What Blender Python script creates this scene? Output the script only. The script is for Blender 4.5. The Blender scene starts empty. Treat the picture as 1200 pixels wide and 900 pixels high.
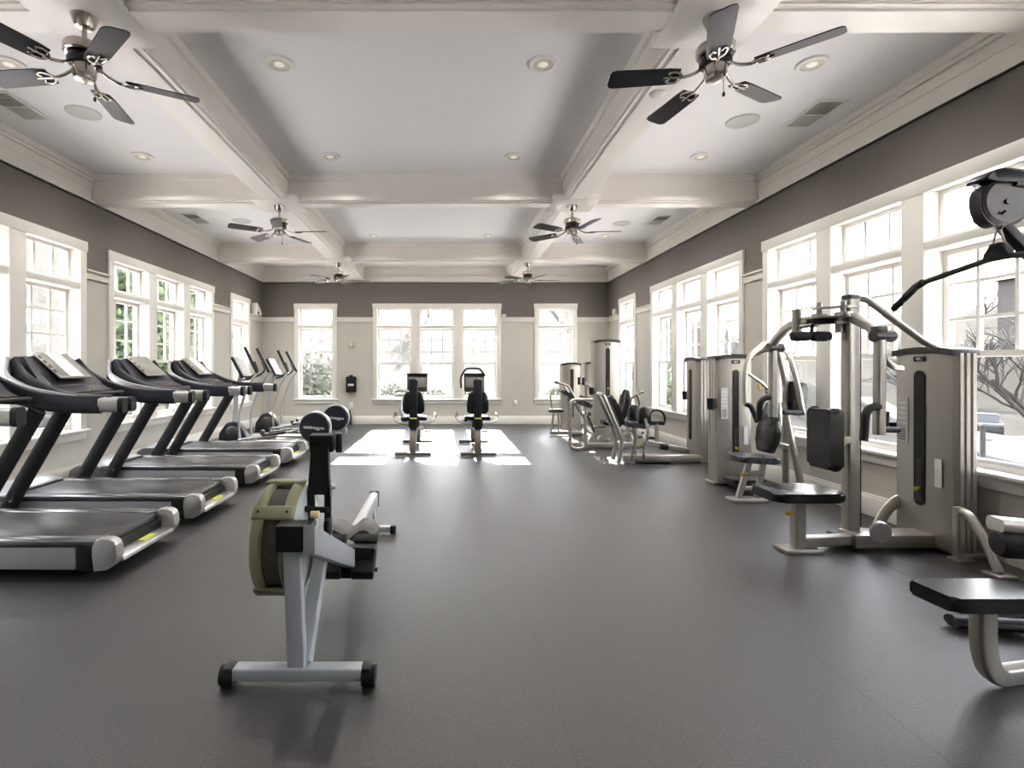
import bpy, bmesh, math, random
from mathutils import Vector, Matrix, Quaternion
R = math.radians
random.seed(7)
scene = bpy.context.scene
COL = scene.collection
V = Vector

# ------------------------------------------------------------------ materials
def mat(name, col, rough=.5, metal=0., var=.0, scale=20., bump=0., bscale=60., coat=0., spec=.5, stretch=None):
    m = bpy.data.materials.new(name); m.use_nodes = True
    nt = m.node_tree; b = nt.nodes['Principled BSDF']
    b.inputs['Base Color'].default_value = (*col, 1)
    b.inputs['Roughness'].default_value = rough
    b.inputs['Metallic'].default_value = metal
    b.inputs['Specular IOR Level'].default_value = spec
    if coat:
        b.inputs['Coat Weight'].default_value = coat; b.inputs['Coat Roughness'].default_value = .15
    tc = nt.nodes.new('ShaderNodeTexCoord'); src = tc.outputs['Object']
    if stretch:
        mp = nt.nodes.new('ShaderNodeMapping'); mp.inputs['Scale'].default_value = stretch
        nt.links.new(src, mp.inputs['Vector']); src = mp.outputs['Vector']
    n = nt.nodes.new('ShaderNodeTexNoise'); n.inputs['Scale'].default_value = scale; n.inputs['Detail'].default_value = 4
    nt.links.new(src, n.inputs['Vector'])
    if var:
        r = nt.nodes.new('ShaderNodeValToRGB')
        lo = [max(0, c*(1-var)) for c in col]; hi = [min(1, c*(1+var)) for c in col]
        r.color_ramp.elements[0].position = .3; r.color_ramp.elements[1].position = .7
        r.color_ramp.elements[0].color = (*lo, 1); r.color_ramp.elements[1].color = (*hi, 1)
        nt.links.new(n.outputs['Fac'], r.inputs['Fac']); nt.links.new(r.outputs['Color'], b.inputs['Base Color'])
    rr = nt.nodes.new('ShaderNodeMapRange')
    rr.inputs['To Min'].default_value = max(0.02, rough-.05); rr.inputs['To Max'].default_value = min(1, rough+.05)
    nt.links.new(n.outputs['Fac'], rr.inputs['Value']); nt.links.new(rr.outputs['Result'], b.inputs['Roughness'])
    if bump:
        n2 = nt.nodes.new('ShaderNodeTexNoise'); n2.inputs['Scale'].default_value = bscale; n2.inputs['Detail'].default_value = 3
        nt.links.new(src, n2.inputs['Vector'])
        bp = nt.nodes.new('ShaderNodeBump'); bp.inputs['Strength'].default_value = bump; bp.inputs['Distance'].default_value = .002
        nt.links.new(n2.outputs['Fac'], bp.inputs['Height']); nt.links.new(bp.outputs['Normal'], b.inputs['Normal'])
    return m

M = {}
M['silver']   = mat('satin silver powder coat', (.42,.40,.365), .33, .75, .03, 8)
M['silver2']  = mat('champagne powder coat panel', (.40,.38,.345), .32, .62, .02, 5)
M['alu']      = mat('brushed aluminium', (.50,.495,.48), .32, .8, .02, 30, stretch=(1,12,12))
M['palegrey'] = mat('pale grey plastic', (.38,.385,.39), .33, .3, .03, 6)
M['chrome']   = mat('chrome', (.75,.75,.74), .12, 1., .03, 10)
M['nickel']   = mat('brushed nickel', (.50,.46,.42), .22, 1., .08, 30)
M['black']    = mat('black plastic', (.012,.012,.014), .42, 0, .15, 12, spec=.3)
M['navy']     = mat('blue black plastic', (.014,.015,.022), .36, 0, .15, 10, spec=.3)
M['rubber']   = mat('black rubber', (.016,.016,.017), .6, 0, .2, 40, .3, 120, spec=.3)
M['vinyl']    = mat('black vinyl upholstery', (.009,.009,.010), .24, 0, .15, 20, .12, 160, spec=.45)
M['greyvinyl']= mat('dark grey vinyl upholstery', (.035,.037,.043), .28, 0, .12, 20, .25, 160)
M['belt']     = mat('treadmill belt', (.03,.029,.029), .34, 0, .2, 60, .15, 260, spec=.3)
M['darkmetal']= mat('dark grey metal', (.055,.052,.05), .4, .5, .1, 12)
M['brownmetal']= mat('bronze grey metal', (.12,.105,.09), .45, .5, .1, 12)
M['rowerwhite']= mat('pale blue grey paint', (.36,.385,.41), .35, .15, .04, 8)
M['olive']    = mat('olive plastic', (.26,.255,.15), .45, 0, .05, 8)
M['discgrey'] = mat('pale translucent grey plastic', (.52,.57,.56), .35, 0, .05, 8)
M['mesh']     = mat('dark mesh', (.10,.085,.065), .6, .2, .5, 180)
M['seatgrey'] = mat('moulded grey brown seat', (.075,.069,.062), .5, 0, .08, 10)
M['yellow']   = mat('yellow plastic', (.42,.30,.03), .4, 0, .05, 8)
M['lime']     = mat('lime print', (.45,.50,.06), .5, 0, .1, 30)
M['railgrey'] = mat('dark glossy rail', (.16,.16,.165), .22, .6, .05, 12)
M['cream'] = mat('cream plastic', (.6,.56,.46), .45, 0, .03, 12)
M['paper']    = mat('white paper', (.80,.79,.77), .8, 0, .03, 12)
M['label']    = mat('light grey placard', (.55,.54,.52), .5, 0, .05, 30)
M['labeltext']= mat('dark print', (.10,.10,.10), .6, 0, .1, 30)
M['screen']   = mat('grey screen film', (.23,.22,.195), .3, 0, .1, 14)
M['screenbright'] = mat('pale glossy screen', (.62,.63,.64), .08, 0, .06, 4)
M['white']    = mat('white print', (.8,.8,.8), .5, 0, .02, 30)
M['trim']     = mat('cream white trim paint', (.76,.738,.695), .38, 0, .015, 5)
M['beam']     = mat('cream beam paint', (.81,.778,.73), .30, 0, .015, 3)
M['ceiling']  = mat('pale blue ceiling paint', (.78,.775,.775), .7, 0, .01, 2)
M['upper']    = mat('taupe wall paint', (.172,.154,.140), .75, 0, .03, 2, .08, 200)
M['lower']    = mat('light greige wall paint', (.52,.50,.455), .72, 0, .02, 2, .08, 200)
M['fan']      = mat('charcoal fan blade', (.022,.022,.026), .36, 0, .12, 20, stretch=(2,20,2), spec=.3)
M['gap']      = mat('dark gap', (.02,.02,.02), .8, 0, .1, 20)
M['seam']  = mat('floor seam', (.026,.025,.024), .5, 0, .1, 20)
M['ventgrey'] = mat('grey grille', (.45,.44,.40), .6, 0, .08, 30)
M['speaker']  = mat('speaker grille fabric', (.52,.52,.50), .8, 0, .05, 300)
M['plastic_w']= mat('white plastic', (.75,.74,.70), .4, 0, .02, 20)
M['beige']    = mat('yellowed plastic', (.62,.53,.30), .5, 0, .05, 20)

def mat_floor():
    m = bpy.data.materials.new('speckled black rubber floor'); m.use_nodes = True
    nt = m.node_tree; b = nt.nodes['Principled BSDF']; L = nt.links.new
    tc = nt.nodes.new('ShaderNodeTexCoord')
    big = nt.nodes.new('ShaderNodeTexNoise'); big.inputs['Scale'].default_value = .7; big.inputs['Detail'].default_value = 5
    L(tc.outputs['Object'], big.inputs['Vector'])
    fine = nt.nodes.new('ShaderNodeTexNoise'); fine.inputs['Scale'].default_value = 170; fine.inputs['Detail'].default_value = 2
    L(tc.outputs['Object'], fine.inputs['Vector'])
    rp = nt.nodes.new('ShaderNodeValToRGB')
    rp.color_ramp.elements[0].position = .58; rp.color_ramp.elements[0].color = (.020,.0182,.0172,1)
    rp.color_ramp.elements[1].position = .74; rp.color_ramp.elements[1].color = (.12,.113,.107,1)
    L(fine.outputs['Fac'], rp.inputs['Fac'])
    mx = nt.nodes.new('ShaderNodeMixRGB'); mx.blend_type = 'MULTIPLY'; mx.inputs['Fac'].default_value = .5
    r2 = nt.nodes.new('ShaderNodeValToRGB')
    r2.color_ramp.elements[0].position = .3; r2.color_ramp.elements[0].color = (.6,.6,.6,1)
    r2.color_ramp.elements[1].position = .7; r2.color_ramp.elements[1].color = (1.2,1.2,1.2,1)
    L(big.outputs['Fac'], r2.inputs['Fac']); L(rp.outputs['Color'], mx.inputs['Color1']); L(r2.outputs['Color'], mx.inputs['Color2'])
    L(mx.outputs['Color'], b.inputs['Base Color'])
    rr = nt.nodes.new('ShaderNodeMapRange'); rr.inputs['To Min'].default_value = .38; rr.inputs['To Max'].default_value = .48
    L(big.outputs['Fac'], rr.inputs['Value']); L(rr.outputs['Result'], b.inputs['Roughness'])
    bp = nt.nodes.new('ShaderNodeBump'); bp.inputs['Strength'].default_value = .55; bp.inputs['Distance'].default_value = .003
    L(fine.outputs['Fac'], bp.inputs['Height']); L(bp.outputs['Normal'], b.inputs['Normal'])
    b.inputs['Specular IOR Level'].default_value = .7
    return m
M['floor'] = mat_floor()

def mat_glass():
    m = bpy.data.materials.new('window glass'); m.use_nodes = True
    nt = m.node_tree; nt.nodes.clear(); L = nt.links.new
    o = nt.nodes.new('ShaderNodeOutputMaterial'); mx = nt.nodes.new('ShaderNodeMixShader')
    t = nt.nodes.new('ShaderNodeBsdfTransparent'); g = nt.nodes.new('ShaderNodeBsdfGlossy')
    t.inputs['Color'].default_value = (.95,.96,.955,1)
    g.inputs['Roughness'].default_value = .02; g.inputs['Color'].default_value = (.9,.9,.9,1)
    lw = nt.nodes.new('ShaderNodeLayerWeight'); lw.inputs['Blend'].default_value = .5
    pw = nt.nodes.new('ShaderNodeMath'); pw.operation = 'POWER'; pw.inputs[1].default_value = 4.
    ml = nt.nodes.new('ShaderNodeMath'); ml.operation = 'MULTIPLY_ADD'; ml.inputs[1].default_value = .5; ml.inputs[2].default_value = .02
    L(lw.outputs['Facing'], pw.inputs[0]); L(pw.outputs[0], ml.inputs[0])
    L(ml.outputs[0], mx.inputs['Fac']); L(t.outputs[0], mx.inputs[1]); L(g.outputs[0], mx.inputs[2]); L(mx.outputs[0], o.inputs['Surface'])
    return m
M['glass'] = mat_glass()

def mat_screen():
    m = bpy.data.materials.new('insect screen'); m.use_nodes = True
    nt = m.node_tree; nt.nodes.clear(); L = nt.links.new
    o = nt.nodes.new('ShaderNodeOutputMaterial'); mx = nt.nodes.new('ShaderNodeMixShader'); mx.inputs[0].default_value = .15
    t = nt.nodes.new('ShaderNodeBsdfTransparent'); d = nt.nodes.new('ShaderNodeBsdfDiffuse'); d.inputs['Color'].default_value = (.07,.07,.072,1)
    L(t.outputs[0], mx.inputs[1]); L(d.outputs[0], mx.inputs[2]); L(mx.outputs[0], o.inputs['Surface']); return m
M['insect'] = mat_screen()

def mat_emit(name, col, s):
    m = bpy.data.materials.new(name); m.use_nodes = True
    b = m.node_tree.nodes['Principled BSDF']
    b.inputs['Base Color'].default_value = (.8,.8,.75,1)
    b.inputs['Emission Color'].default_value = (*col,1); b.inputs['Emission Strength'].default_value = s
    return m
M['lamp'] = mat_emit('warm lamp', (1,.93,.8), .25)

# ------------------------------------------------------------------ mesh builder
class MB:
    def __init__(s): s.bm = bmesh.new(); s.mi = 0
    def _faces(s, fs):
        for f in fs: f.material_index = s.mi
    def box(s, lo, hi, bev=0., seg=2):
        c = [(a+b)/2 for a, b in zip(lo, hi)]; d = [abs(b-a) for a, b in zip(lo, hi)]
        return s.obox(c, d, None, bev, seg)
    def obox(s, c, d, rot=None, bev=0., seg=2):
        mt = Matrix.Translation(c) @ (rot.to_4x4() if rot is not None else Matrix()) @ Matrix.Diagonal((*d, 1))
        g = bmesh.ops.create_cube(s.bm, size=1, matrix=mt)
        vs = g['verts']; fs = {f for v in vs for f in v.link_faces}; s._faces(fs)
        if bev:
            es = list({e for v in vs for e in v.link_edges})
            r = bmesh.ops.bevel(s.bm, geom=es, offset=min(bev, min(d)*.49), segments=seg, affect='EDGES', profile=.5)
            s._faces(r['faces'])
        return s
    def bar(s, p0, p1, w, h, bev=.004, up=(0,0,1)):
        p0, p1 = V(p0), V(p1); x = (p1-p0); L = x.length; x.normalize(); u = V(up)
        if abs(x.dot(u)) > .98: u = V((0,1,0))
        y = u.cross(x).normalized(); z = x.cross(y)
        rot = Matrix((x, y, z)).transposed()
        return s.obox((p0+p1)/2, (L, w, h), rot, bev)
    def sweep(s, pts, prof, up=(0,0,1), close=False, scales=None):
        pts = [V(p) for p in pts]; n = len(pts); rings = []
        tang = []
        for i in range(n):
            a = pts[max(0,i-1)]; b = pts[min(n-1,i+1)]; tang.append((b-a).normalized())
        u = V(up)
        if abs(tang[0].dot(u)) > .98: u = V((0,1,0)) if abs(tang[0].y) < .9 else V((1,0,0))
        side = tang[0].cross(u).normalized()
        for i in range(n):
            if i:
                side = tang[i-1].rotation_difference(tang[i]) @ side
                side = (side - tang[i]*side.dot(tang[i])).normalized()
            upv = side.cross(tang[i])
            k = scales[i] if scales else 1
            rings.append([s.bm.verts.new(pts[i] + side*a*k + upv*b*k) for a, b in prof])
        m = len(prof)
        for i in range(n-1):
            for j in range(m):
                f = s.bm.faces.new((rings[i][j], rings[i][(j+1)%m], rings[i+1][(j+1)%m], rings[i+1][j])); f.material_index = s.mi
        for rg in (rings[0][::-1], rings[-1]):
            f = s.bm.faces.new(rg); f.material_index = s.mi
        return s
    def tube(s, pts, r, seg=12, fil=0., up=(0,0,1)):
        if fil: pts = fillet(pts, fil)
        return s.sweep(pts, [(r*math.cos(2*math.pi*k/seg), r*math.sin(2*math.pi*k/seg)) for k in range(seg)], up)
    def oval(s, pts, a, b, seg=14, fil=0., up=(0,0,1)):
        if fil: pts = fillet(pts, fil)
        return s.sweep(pts, [(a*math.cos(2*math.pi*k/seg), b*math.sin(2*math.pi*k/seg)) for k in range(seg)], up)
    def rect(s, pts, w, h, fil=0., up=(0,0,1), rad=.008):
        if fil: pts = fillet(pts, fil)
        return s.sweep(pts, rrect(w, h, rad), up)
    def cyl(s, p0, p1, r, r2=None, seg=24):
        r2 = r if r2 is None else r2
        p0, p1 = V(p0), V(p1)
        c = [(math.cos(2*math.pi*k/seg), math.sin(2*math.pi*k/seg)) for k in range(seg)]
        t = (p1-p0).normalized(); u = V((0,0,1)) if abs(t.z) < .95 else V((0,1,0))
        a = t.cross(u).normalized(); b = a.cross(t)
        A = [s.bm.verts.new(p0 + a*x*r + b*y*r) for x, y in c]; B = [s.bm.verts.new(p1 + a*x*r2 + b*y*r2) for x, y in c]
        for k in range(seg):
            f = s.bm.faces.new((A[k], A[(k+1)%seg], B[(k+1)%seg], B[k])); f.material_index = s.mi
        for q in (A[::-1], B):
            f = s.bm.faces.new(q); f.material_index = s.mi
        return s
    def lathe(s, origin, prof, axis=(0,0,1), seg=28):
        o = V(origin); t = V(axis).normalized(); u = V((0,0,1)) if abs(t.z) < .95 else V((0,1,0))
        a = t.cross(u).normalized(); b = a.cross(t); rings = []
        for r, h in prof:
            if r < 1e-5: rings.append([s.bm.verts.new(o + t*h)])
            else: rings.append([s.bm.verts.new(o + t*h + (a*math.cos(2*math.pi*k/seg) + b*math.sin(2*math.pi*k/seg))*r) for k in range(seg)])
        for i in range(len(rings)-1):
            A, B = rings[i], rings[i+1]
            for k in range(seg):
                k2 = (k+1) % seg
                if len(A) == 1 and len(B) == 1: continue
                if len(A) == 1: f = s.bm.faces.new((A[0], B[k2], B[k]))
                elif len(B) == 1: f = s.bm.faces.new((A[k], A[k2], B[0]))
                else: f = s.bm.faces.new((A[k], A[k2], B[k2], B[k]))
                f.material_index = s.mi
        if len(rings[0]) > 1: s.bm.faces.new(rings[0][::-1]).material_index = s.mi
        if len(rings[-1]) > 1: s.bm.faces.new(rings[-1]).material_index = s.mi
        return s
    def prism(s, poly, ext, bev=0., seg=2):
        """poly: list of 3d points (planar), ext: extrude vector"""
        A = [s.bm.verts.new(V(p)) for p in poly]; B = [s.bm.verts.new(V(p)+V(ext)) for p in poly]; n = len(poly)
        fs = [s.bm.faces.new(A[::-1]), s.bm.faces.new(B)]
        for k in range(n): fs.append(s.bm.faces.new((A[k], A[(k+1)%n], B[(k+1)%n], B[k])))
        s._faces(fs)
        if bev:
            es = list({e for v in A+B for e in v.link_edges})
            r = bmesh.ops.bevel(s.bm, geom=es, offset=bev, segments=seg, affect='EDGES', profile=.5); s._faces(r['faces'])
        return s
    def grid(s, rows):
        vs = [[s.bm.verts.new(V(p)) for p in r] for r in rows]
        for i in range(len(vs)-1):
            for j in range(len(vs[0])-1):
                s.bm.faces.new((vs[i][j], vs[i][j+1], vs[i+1][j+1], vs[i+1][j])).material_index = s.mi
        return s
    def shell(s, rows, th):
        """thick sheet from a grid of points, thickened by vector th"""
        n0 = len(rows); m0 = len(rows[0])
        a = [[s.bm.verts.new(V(p)) for p in r] for r in rows]; b = [[s.bm.verts.new(V(p)+V(th)) for p in r] for r in rows]
        F = s.bm.faces.new; fs = []
        for i in range(n0-1):
            for j in range(m0-1):
                fs.append(F((a[i][j], a[i][j+1], a[i+1][j+1], a[i+1][j]))); fs.append(F((b[i][j], b[i+1][j], b[i+1][j+1], b[i][j+1])))
        for j in range(m0-1):
            fs.append(F((a[0][j], b[0][j], b[0][j+1], a[0][j+1]))); fs.append(F((a[-1][j], a[-1][j+1], b[-1][j+1], b[-1][j])))
        for i in range(n0-1):
            fs.append(F((a[i][0], a[i+1][0], b[i+1][0], b[i][0]))); fs.append(F((a[i][-1], b[i][-1], b[i+1][-1], a[i+1][-1])))
        s._faces(fs); return s
    def build(s, name, mats, parent=None, loc=None, smooth=35):
        bm = s.bm
        o0 = V(loc) if loc is not None else (parent.get('_o') and V(parent['_o']) or V((0,0,0))) if parent else V((0,0,0))
        if o0.length: bmesh.ops.translate(bm, vec=-o0, verts=bm.verts)
        bmesh.ops.recalc_face_normals(bm, faces=bm.faces)
        lim = R(smooth)
        for f in bm.faces: f.smooth = True
        for e in bm.edges:
            if len(e.link_faces) == 2: e.smooth = e.calc_face_angle(0) < lim
        me = bpy.data.meshes.new(name); bm.to_mesh(me); bm.free()
        for m in (mats if isinstance(mats, (list, tuple)) else [mats]): me.materials.append(M[m] if isinstance(m, str) else m)
        o = bpy.data.objects.new(name, me); COL.objects.link(o)
        if parent:
            o.parent = parent; o['_o'] = list(o0) if loc is None else list(loc)
            if loc is not None:
                po = V(parent['_o']) if parent.get('_o') else V((0,0,0)); o.location = V(loc)-po
        else:
            if loc is not None: o.location = loc
            o['_o'] = list(o0)
        return o

def rrect(w, h, r, n=3):
    r = min(r, w*.49, h*.49); out = []
    for cx, cy, a0 in ((w/2-r, h/2-r, 0), (-w/2+r, h/2-r, 90), (-w/2+r, -h/2+r, 180), (w/2-r, -h/2+r, 270)):
        for k in range(n+1):
            a = R(a0 + 90*k/n); out.append((cx+r*math.cos(a), cy+r*math.sin(a)))
    return out
def fillet(pts, r, n=6):
    pts = [V(p) for p in pts]; out = [pts[0]]
    for i in range(1, len(pts)-1):
        a, b, c = pts[i-1], pts[i], pts[i+1]
        k = min(r, (a-b).length*.48, (c-b).length*.48)
        p = b+(a-b).normalized()*k; q = b+(c-b).normalized()*k
        for j in range(n+1):
            t = j/n; out.append(p*(1-t)**2 + b*2*t*(1-t) + q*t*t)
    out.append(pts[-1]); return out
def spline(pts, n=6):
    pts = [V(p) for p in pts]; P = [pts[0]*2-pts[1]] + pts + [pts[-1]*2-pts[-2]]; out = []
    for i in range(1, len(P)-2):
        for j in range(n):
            t = j/n; a, b, c, d = P[i-1:i+3]
            out.append(.5*((2*b) + (c-a)*t + (2*a-5*b+4*c-d)*t*t + (3*b-a-3*c+d)*t**3))
    out.append(pts[-1]); return out

def tag(o, label=None, cat=None, group=None, kind=None):
    if label: o['label'] = label
    if cat: o['category'] = cat
    if group: o['group'] = group
    if kind: o['kind'] = kind
    return o
def thing(name, label, cat, loc, group=None):
    o = bpy.data.objects.new(name, None); COL.objects.link(o); o.location = loc; o['_o'] = list(loc)
    o.empty_display_size = .2
    return tag(o, label, cat, group)
def copy_tree(o, loc=None, label=None, rz=None, parent=None, group=None):
    c = o.copy(); COL.objects.link(c)
    if parent: c.parent = parent
    if loc is not None: c.location = loc
    if rz is not None: c.rotation_euler = (0,0,rz)
    if label: c['label'] = label
    if group: c['group'] = group
    for ch in list(o.children): copy_tree(ch, parent=c)
    return c
def lettering(name, s, size, origin, xdir, ydir, m, parent, depth=.001):
    cu = bpy.data.curves.new(name, 'FONT'); cu.body = s; cu.size = size; cu.extrude = depth; cu.align_x = 'CENTER'; cu.align_y = 'CENTER'
    t = bpy.data.objects.new(name+'_c', cu); COL.objects.link(t)
    bpy.context.view_layer.update()
    me = bpy.data.meshes.new_from_object(t.evaluated_get(bpy.context.evaluated_depsgraph_get()))
    bpy.data.objects.remove(t); bpy.data.curves.remove(cu)
    x = V(xdir).normalized(); y = V(ydir).normalized(); z = x.cross(y)
    po = V(parent['_o']); mt = Matrix.Translation(V(origin)-po) @ Matrix((x,y,z)).transposed().to_4x4()
    me.transform(mt); me.materials.clear(); me.materials.append(M[m])
    o = bpy.data.objects.new(name, me); COL.objects.link(o); o.parent = parent; o['_o'] = list(po)
    return o
LAMP_W, SKY, SUN, EXPO, OUT = 75, 14.0, 42.0, 0.52, .048
# ------------------------------------------------------------------ room
XL, XR, YB, YF = -4.25, 3.74, 12.0, -3.6
ZC, ZB, ZR = 3.60, 3.285, 2.41        # ceiling, beam bottom, chair rail
TH = .22
W0, W1 = .53, 2.775                   # outer casing heights
CAS = .10
front_groups = []
side_groups = [(-3.0, -2.02, 1), (-.18, 2.77, 3), (3.17, 6.12, 3), (6.53, 9.48, 3), (10.22, 11.22, 1)]  # first two groups are out of view, added to let in more side light
back_groups = [(-3.50, -2.52, 1), (-1.69, 1.26, 3), (2.03, 3.01, 1)]

def wall_mesh(name, to3, a0, a1, groups, t):
    """to3(a, depth, z) -> world; depth 0 = room face, t = outside"""
    m = MB()
    def blk(aa, ab, za, zb):
        for (z0, z1, mi) in ((za, min(zb, ZR), 0), (max(za, ZR), zb, 1)):
            if z1-z0 > 1e-4:
                m.mi = mi; p, q = to3(aa, 0, z0), to3(ab, t, z1)
                m.box([min(x,y) for x,y in zip(p,q)], [max(x,y) for x,y in zip(p,q)])
    cur = a0
    for g0, g1, n in groups:
        o0, o1 = g0+CAS*.8, g1-CAS*.8
        blk(cur, o0, 0, 3.75); blk(o0, o1, 0, W0+.05); blk(o0, o1, W1-CAS*.8, 3.75); cur = o1
    blk(cur, a1, 0, 3.75)
    return tag(m.build(name, ['lower', 'upper']), kind='structure')
toL = lambda a, d, z: (XL-d, a, z)
toR = lambda a, d, z: (XR+d, a, z)
toB = lambda a, d, z: (a, YB+d, z)
toF = lambda a, d, z: (a, YF-d, z)
wall_mesh('wall_left', toL, YF-TH, YB+TH, side_groups, TH)
wall_mesh('wall_right', toR, YF-TH, YB+TH, side_groups, TH)
wall_mesh('wall_back', toB, XL, XR, back_groups, TH)
wall_mesh('wall_front', toF, XL, XR, front_groups, TH)
tag(MB().box((XL-TH, YF-TH, -.25), (XR+TH, YB+TH, 0)).build('floor', 'floor'), kind='structure')
tag(MB().box((XL-TH, YF-TH, ZC), (XR+TH, YB+TH, ZC+.2)).build('ceiling', 'ceiling'), kind='structure')

# floor seams of the rubber rolls: thin grooves' raised edges
sm = MB()
for x in (-2.03, -.8, .43, 1.66, 2.89):
    sm.box((x-.0012, YF, 0), (x+.0012, YB, .0004))
tag(sm.build('trim_1', 'seam'), kind='structure')

BX = (-2.03, 1.53); BY = (-.4, 2.96, 6.33, 9.75); BW = .135
def beam(name, lo, hi, axis):
    m = MB(); m.box(lo, hi)
    m.box(*((lo[0]+.045, lo[1], ZB-.014), (hi[0]-.045, hi[1], ZB+.01)) if axis == 'y' else ((lo[0], lo[1]+.04, ZB-.014), (hi[0], hi[1]-.04, ZB+.01)))
    # stepped lip along both lower edges and bead under the ceiling
    for sgn in (0, 1):
        for (dz0, dz1, pr) in ((.0, .045, .022), (.235, .315, .03)):
            l, h = list(lo), list(hi)
            if axis == 'y':
                e = (lo, hi)[sgn][0]; l[0], h[0] = (e-pr, e) if sgn == 0 else (e, e+pr)
            else:
                e = (lo, hi)[sgn][1]; l[1], h[1] = (e-pr, e) if sgn == 0 else (e, e+pr)
            l[2] = ZB+dz0+.012; h[2] = ZB+dz1
            m.box(l, h)
    return tag(m.build(name, 'beam'), kind='structure')
i = 2
for x in BX: beam(f'trim_{i}', (x-BW, YF, ZB), (x+BW, YB, ZC), 'y'); i += 1
for y in BY:
    beam(f'trim_{i}', (XL, y-.12, ZB), (XR, y+.12, ZC), 'x'); i += 1
for x in BX:
    for y in BY:      # square plates where beams cross
        m = MB(); m.box((x-.27, y-.25, ZB-.02), (x+.27, y+.25, ZB+.05), .006)
        tag(m.build(f'trim_{i}', 'beam'), kind='structure'); i += 1
# frieze boards and crown round the walls
for nm, lo, hi, fc in (('left', (XL, YF, ZB-.015), (XL+.025, YB, ZC), 0), ('right', (XR-.025, YF, ZB-.015), (XR, YB, ZC), 1), ('back', (XL, YB-.03, ZB-.015), (XR, YB, ZC), 2), ('front', (XL, YF, ZB-.015), (XR, YF+.025, ZC), 3)):
    m = MB(); m.box(lo, hi)
    c = [V(lo), V(hi)]
    z0 = ZB-.015
    prof = ((.0,.03,.04), (.15,.165,.03), (.24,.315,.055), (.27,.315,.085))
    for a, b, pr in prof:
        l, h = list(lo), list(hi); l[2], h[2] = z0+a, z0+b if b < .3 else ZC
        if fc == 0: h[0] = XL+pr
        if fc == 1: l[0] = XR-pr
        if fc == 2: l[1] = YB-pr
        if fc == 3: h[1] = YF+pr
        m.box(l, h)
    tag(m.build(f'trim_{i}', 'beam'), kind='structure'); i += 1

def run_pieces(a0, a1, groups):
    cur = a0
    for g0, g1, n in groups:
        yield cur, g0; cur = g1
    yield cur, a1
# chair rail + baseboards
def rail(nm, to3, a0, a1, groups):
    global i
    m = MB()
    for p, q in run_pieces(a0, a1, groups):
        for d0, d1, z0, z1 in ((0, -.018, ZR-.055, ZR+.05), (0, -.04, ZR+.03, ZR+.055)):
            A, B = to3(p, d0, z0), to3(q, d1, z1)
            m.box([min(x,y) for x,y in zip(A,B)], [max(x,y) for x,y in zip(A,B)], .004)
    tag(m.build(f'trim_{i}', 'trim'), kind='structure'); i += 1
    m = MB()
    for d1, z1 in ((-.018, .19), (-.026, .165)):
        A, B = to3(a0, 0, 0), to3(a1, d1, z1)
        m.box([min(x,y) for x,y in zip(A,B)], [max(x,y) for x,y in zip(A,B)], .004)
    tag(m.build('baseboard_'+nm, 'trim'), kind='structure')
rail('left', toL, YF, YB, side_groups); rail('right', toR, YF, YB, side_groups)
rail('back', toB, XL, XR, back_groups); rail('front', toF, XL, XR, front_groups)

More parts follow.
